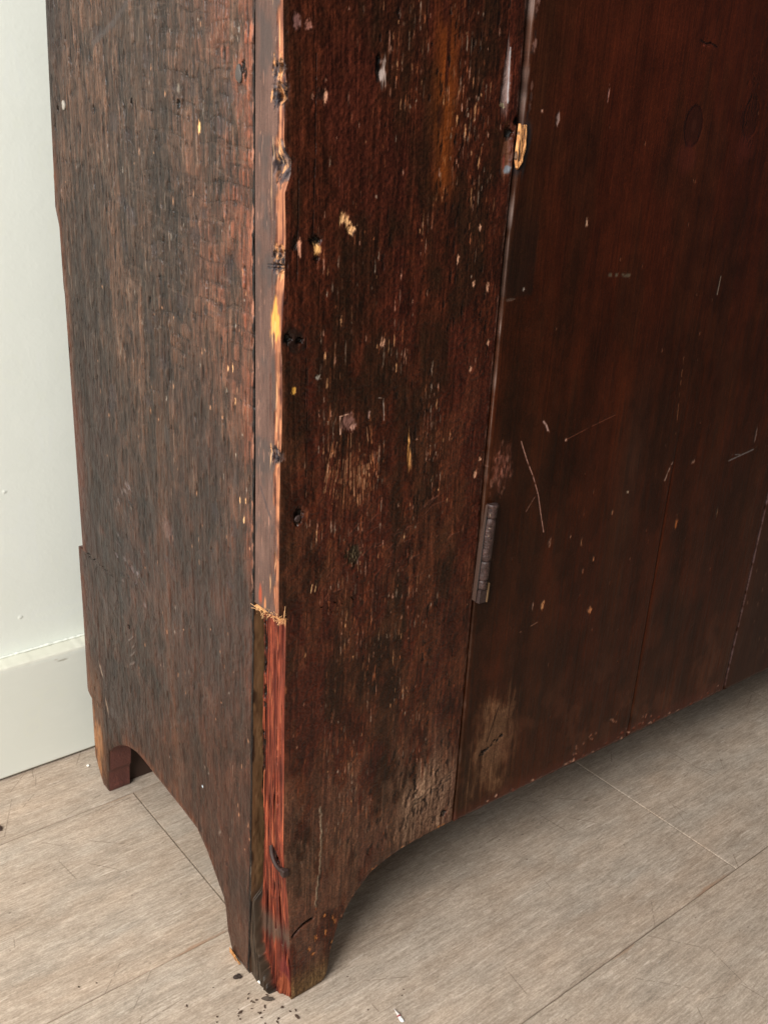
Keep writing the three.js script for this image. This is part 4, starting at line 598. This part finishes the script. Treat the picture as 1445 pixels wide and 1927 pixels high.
// ------------------------------------------------------------------ rest of the carcass
{
  const dark = flat(58, 38, 28, 0.7);
  part('back_board', box(-0.006 + ST, 1.29, 0.0, TOP, -0.402, -0.384), dark, cupboard);
  part('bottom_shelf', box(-0.005 + ST, 1.29, 0.128, 0.148, -0.383, -0.036), dark, cupboard);
  part('top_board', box(-0.02, 1.33, TOP, TOP + 0.025, -0.405, 0.012), flat(60, 32, 24, 0.5), cupboard);
  const sh = new THREE.Shape(); sh.moveTo(1.117, 0.1184); sh.lineTo(1.20, 0.115); sh.quadraticCurveTo(1.26, 0.09, 1.268, 0); sh.lineTo(1.318, 0); sh.lineTo(1.318, TOP); sh.lineTo(1.117, TOP); sh.closePath();
  const g = new THREE.ExtrudeGeometry(sh, { depth: 0.034, bevelEnabled: false, curveSegments: 16 }); g.translate(0, 0, -0.034);
  part('front_stile_001', g, flat(62, 30, 22, 0.5), cupboard);
  part('side_board_001', box(1.291, 1.318, 0.0, TOP, -0.41, -0.0345), flat(62, 40, 32, 0.5), cupboard);
  // bare chip wedged in the torn mortise beside the door
  const ch = new THREE.Shape([[0.1998, 0.7635], [0.2022, 0.7628], [0.2046, 0.7630], [0.2060, 0.7560], [0.2057, 0.7500], [0.2061, 0.7465], [0.2044, 0.7410], [0.2034, 0.7372], [0.2008, 0.7330], [0.1996, 0.7362], [0.1984, 0.7400], [0.1990, 0.7480], [0.1993, 0.7560]].map(([x, y]) => new THREE.Vector2(x, y)));
  const gg = new THREE.ExtrudeGeometry(ch, { depth: 0.0022, bevelThickness: 0.0006, bevelSize: 0.0007, bevelSegments: 2, curveSegments: 4 }), P = gg.attributes.position, U = gg.attributes.uv;
  for (let i = 0; i < P.count; i++) { const x = P.getX(i), y = P.getY(i); U.setXY(i, (x - 0.197) / 0.012, (y - 0.732) / 0.034); P.setZ(i, P.getZ(i) * (0.75 + 0.5 * vn(x * 700, y * 160)) + 0.0012 * vn(x * 500 + 7, y * 110)); }
  gg.computeVertexNormals();
  const C = new Surf(0, 0, 1, 1, 160);
  C.each((x, y, p) => { const t = 0.5 + 0.8 * (vn(x * 26 + 2 * y, y * 7) - 0.5) + 0.7 * (vn(x * 9, y * 8) - 0.5), d = 0.7 * ss(0.68, 0.8, vn(x * 14 + 3, y * 4 + 2)) + ss(0.8, 0.94, x + 0.16 * (vn(3, y * 9) - 0.5)); const k = clamp(d); p.r = mix(mix(158, 226, t), 62, k); p.g = mix(mix(100, 164, t), 50, k); p.b = mix(mix(56, 102, t), 44, k); p.h = 0.0016 * t - 0.001 * k; p.q = 0.75; });
  const c = part('bare_chip', gg, C.material(), cupboard); c.position.set(-0.0004, 0, 0.0008);
}

// ------------------------------------------------------------------ nails
{
  const iron = flat(74, 66, 62, 0.55, { metalness: 0.3 }), rust = flat(54, 38, 34, 0.6, { metalness: 0.3 });
  const head = (name, w, h, t, mat, pos, rot) => { const g = new THREE.SphereGeometry(0.5, 24, 16), P = g.attributes.position; for (let i = 0; i < P.count; i++) { const x = P.getX(i), y = P.getY(i), k = 1 + 0.4 * (vn(x * 3 + w * 5000, y * 3) - 0.5); P.setXYZ(i, x * k * w, y * k * h, Math.sign(P.getZ(i)) * Math.pow(Math.abs(P.getZ(i) * 2), 0.6) * 0.5 * t); } g.computeVertexNormals(); const m = part(name, g, mat, cupboard); m.position.set(...pos); m.rotation.set(...rot); return m; };
  head('nail', 0.0075, 0.0105, 0.003, iron, [-0.0086, 0.7865, -0.0515], [0.1, -Math.PI / 2, 0.15]);
  head('nail_001', 0.0056, 0.0078, 0.003, flat(150, 142, 132, 0.5), [-0.009, 0.7601, -0.3614], [0, -Math.PI / 2, 0.1]);
  head('nail_002', 0.006, 0.0055, 0.003, rust, [0.0085, 0.485, -0.001], [0, 0, 0.2]);
  // rusted square nail bent out of the split corner
  const bent = merge([new THREE.TubeGeometry(new THREE.CatmullRomCurve3([[-0.0005, 0.170, -0.021], [-0.0035, 0.1665, -0.015], [-0.004, 0.1605, -0.008], [-0.0005, 0.1545, -0.001]].map((p) => new THREE.Vector3(...p))), 16, 0.0021, 6), new RoundedBoxGeometry(0.0062, 0.0075, 0.0062, 2, 0.0012).translate(-0.0002, 0.156, -0.0005)]);
  part('nail_003', bent, rust, cupboard).userData.label = 'rusty bent nail in the split corner';
}
// ------------------------------------------------------------------ hinge
{
  const S = new Surf(0, 0, 0.036, 0.11, 3000), r = rng(71);
  S.each((x, y, p) => { const X = x * 1000, Y = y * 1000, n = fbm(X * 0.3, Y * 0.16), m = vn(X * 0.7, Y * 0.9), w = vn(X * 0.2, Y * 0.8 + 6); p.r = 58 + 40 * (n - 0.5) + 20 * (m - 0.5); p.g = 41 + 30 * (n - 0.5) + 15 * (m - 0.5); p.b = 37 + 28 * (n - 0.5) + 14 * (m - 0.5); p.h = 0.0003 * (w - 0.5) + 0.0004 * (n - 0.5); p.q = 0.42 + 0.2 * m; });
  for (let i = 0; i < 40; i++) S.blob(r() * 0.036, r() * 0.11, 0.0005 + r() * 0.0012, 0.0004 + r() * 0.001, r() < 0.5 ? [150, 128, 104] : [40, 30, 30], { alpha: 0.6, rag: 1, dh: 0.0003 });
  const mat = S.material({ specularIntensity: 0.8 }), tan = flat(66, 46, 37, 0.6), blackish = flat(22, 16, 14, 0.8);
  const hinge = new THREE.Group(); hinge.name = 'hinge'; cupboard.add(hinge); hinge.position.set(0.2040, 0.4105, 0.0042); hinge.rotation.z = -0.05;
  const knuckle = (name, y0, y1, rad, flare = 0) => {
    const n = 18, g = grid(28, n, (a, b) => {
      const y = mix(y0, y1, b), th = a * Math.PI * 2, e = Math.min(b, 1 - b) * (y1 - y0), R = rad - ss(0.0012, 0, e) * 0.0009 + flare * ss(y1 - 0.004, y1 - 0.0006, y) + 0.00025 * (vn(a * 7, y * 700) - 0.5);
      return [Math.sin(-th) * R * -1, y, Math.cos(th) * R, a, (y + 0.06) / 0.11];
    });
    const cap = (y) => { const c = new THREE.CircleGeometry(rad - 0.0005, 20); c.rotateX(y > 0 ? -Math.PI / 2 : Math.PI / 2); c.translate(0, y, 0); return c; };
    return part(name, merge([g, cap(y1 - 0.0004), cap(y0 + 0.0004)]), mat, hinge);
  };
  knuckle('knuckle', 0.0345, 0.0475, 0.0049, 0.0010);
  knuckle('knuckle_001', -0.006, 0.0342, 0.0049);
  knuckle('knuckle_002', -0.0245, -0.0063, 0.0048);
  knuckle('knuckle_003', -0.0335, -0.0248, 0.0046);
  part('leaf', new RoundedBoxGeometry(0.0011, 0.092, 0.005, 2, 0.0004).translate(-0.0053, 0.0005, -0.0028), tan, hinge);
  part('leaf_001', new RoundedBoxGeometry(0.0098, 0.0135, 0.0075, 2, 0.0009).translate(0.0008, -0.0405, -0.001), mat, hinge);
  part('leaf_edge', new RoundedBoxGeometry(0.0018, 0.019, 0.006, 2, 0.0005).translate(0.0056, -0.0375, 0.0006), flat(104, 78, 50, 0.6), hinge);
  part('hollow_shade', box(-0.0056, -0.0040, -0.034, 0.036, -0.004, 0.0004), blackish, hinge);  // solid black strip for the shade in the hollow beside the barrel
}

// ------------------------------------------------------------------ small bits on the floor
function nugget(seed, sx, sy, sz, rough = 0.5) { const g = new THREE.IcosahedronGeometry(1, 3), P = g.attributes.position; for (let i = 0; i < P.count; i++) { const x = P.getX(i), y = P.getY(i), z = P.getZ(i), k = 1 + rough * (vn(x * 2 + seed, y * 2 + z * 3 + seed * 3) - 0.5); P.setXYZ(i, x * k * sx, Math.max(-0.6, y) * k * sy + sy * 0.55, z * k * sz); } g.computeVertexNormals(); return g; }
{
  const put = (name, label, cat, geo, mat, x, z, ry = 0) => { const m = part(name, geo, mat, scene); m.position.set(x, 0.0004, z); m.rotation.y = ry; m.userData.label = label; m.userData.category = cat; return m; };
  const sliver = (a, b, t, s) => nugget(s, a, t, b, 0.35);
  put('paint_flake', 'white sliver of paint on the floor against the front foot', 'paint flake', sliver(0.0018, 0.0055, 0.0014, 4), flat(236, 236, 230, 0.6), -0.0035, -0.032, 0.35);
  put('paint_flake_001', 'small white flake of paint on the floor below the baseboard', 'paint flake', sliver(0.0018, 0.0018, 0.0014, 9), flat(232, 230, 220, 0.6), -0.0085, -0.4375, 0.2);
  put('wood_crumb', 'dark brown crumb of wood on the floor left of the front foot', 'crumb', nugget(2, 0.0034, 0.0018, 0.002, 1.2), flat(46, 32, 24, 0.8), -0.0185, -0.0513, -0.5);
  put('splinter', 'grey brown splinter on the floor touching the split corner foot', 'splinter', nugget(6, 0.0042, 0.0014, 0.0017, 1.0), flat(66, 54, 44, 0.8), -0.008, -0.0135, -0.8);
  put('wood_crumb_001', 'dark crumb on the floor at the left edge of the picture', 'crumb', nugget(8, 0.003, 0.002, 0.005, 0.9), flat(64, 46, 38, 0.8), -0.1345, -0.3841, 0.3);
  const lint = thing('lint_scrap', 'pointed white scrap of lint with a red spot on the floor at the bottom edge', 'lint'); lint.position.set(0.0795, 0.0004, 0.0695); lint.rotation.y = -0.1; lint.scale.setScalar(0.75);
  const cone = new THREE.ConeGeometry(0.0022, 0.012, 12); cone.rotateX(-Math.PI / 2); cone.translate(0, 0.0016, -0.0035);
  part('tip', cone, flat(206, 198, 192, 0.9), lint); part('tail', nugget(12, 0.0023, 0.0012, 0.005, 0.4).translate(0, 0, 0.0075), flat(232, 230, 228, 0.9), lint); part('red_spot', nugget(15, 0.0022, 0.0016, 0.0018, 0.4).translate(0, 0.0004, 0.002), flat(150, 62, 66, 0.9), lint);
  const r = rng(90), list = [];
  for (let i = 0; i < 62; i++) {
    const near = r() < 0.75, x = near ? -0.02 + (r() + r() - 1) * 0.05 : -0.19 + r() * 0.3, z = near ? -0.005 + (r() + r() - 1) * 0.03 : -0.14 + r() * 0.2; if (x > -0.002 && x < 0.05 && z < 0.004 && z > -0.05) continue;
    const s = 0.0004 + 0.0008 * r() * r(), g = nugget(i + 20, s * (1 + 1.5 * r()), s * 0.7, s, 0.9); g.rotateY(r() * 6); g.translate(x, 0.0003, z); list.push(g);
  }
  const c = part('crumbs', merge(list), flat(70, 52, 40, 0.9), scene); c.userData = { label: 'fine dark crumbs scattered on the floor round the front foot', category: 'crumbs', kind: 'stuff' };
}

renderer.render(scene, camera);
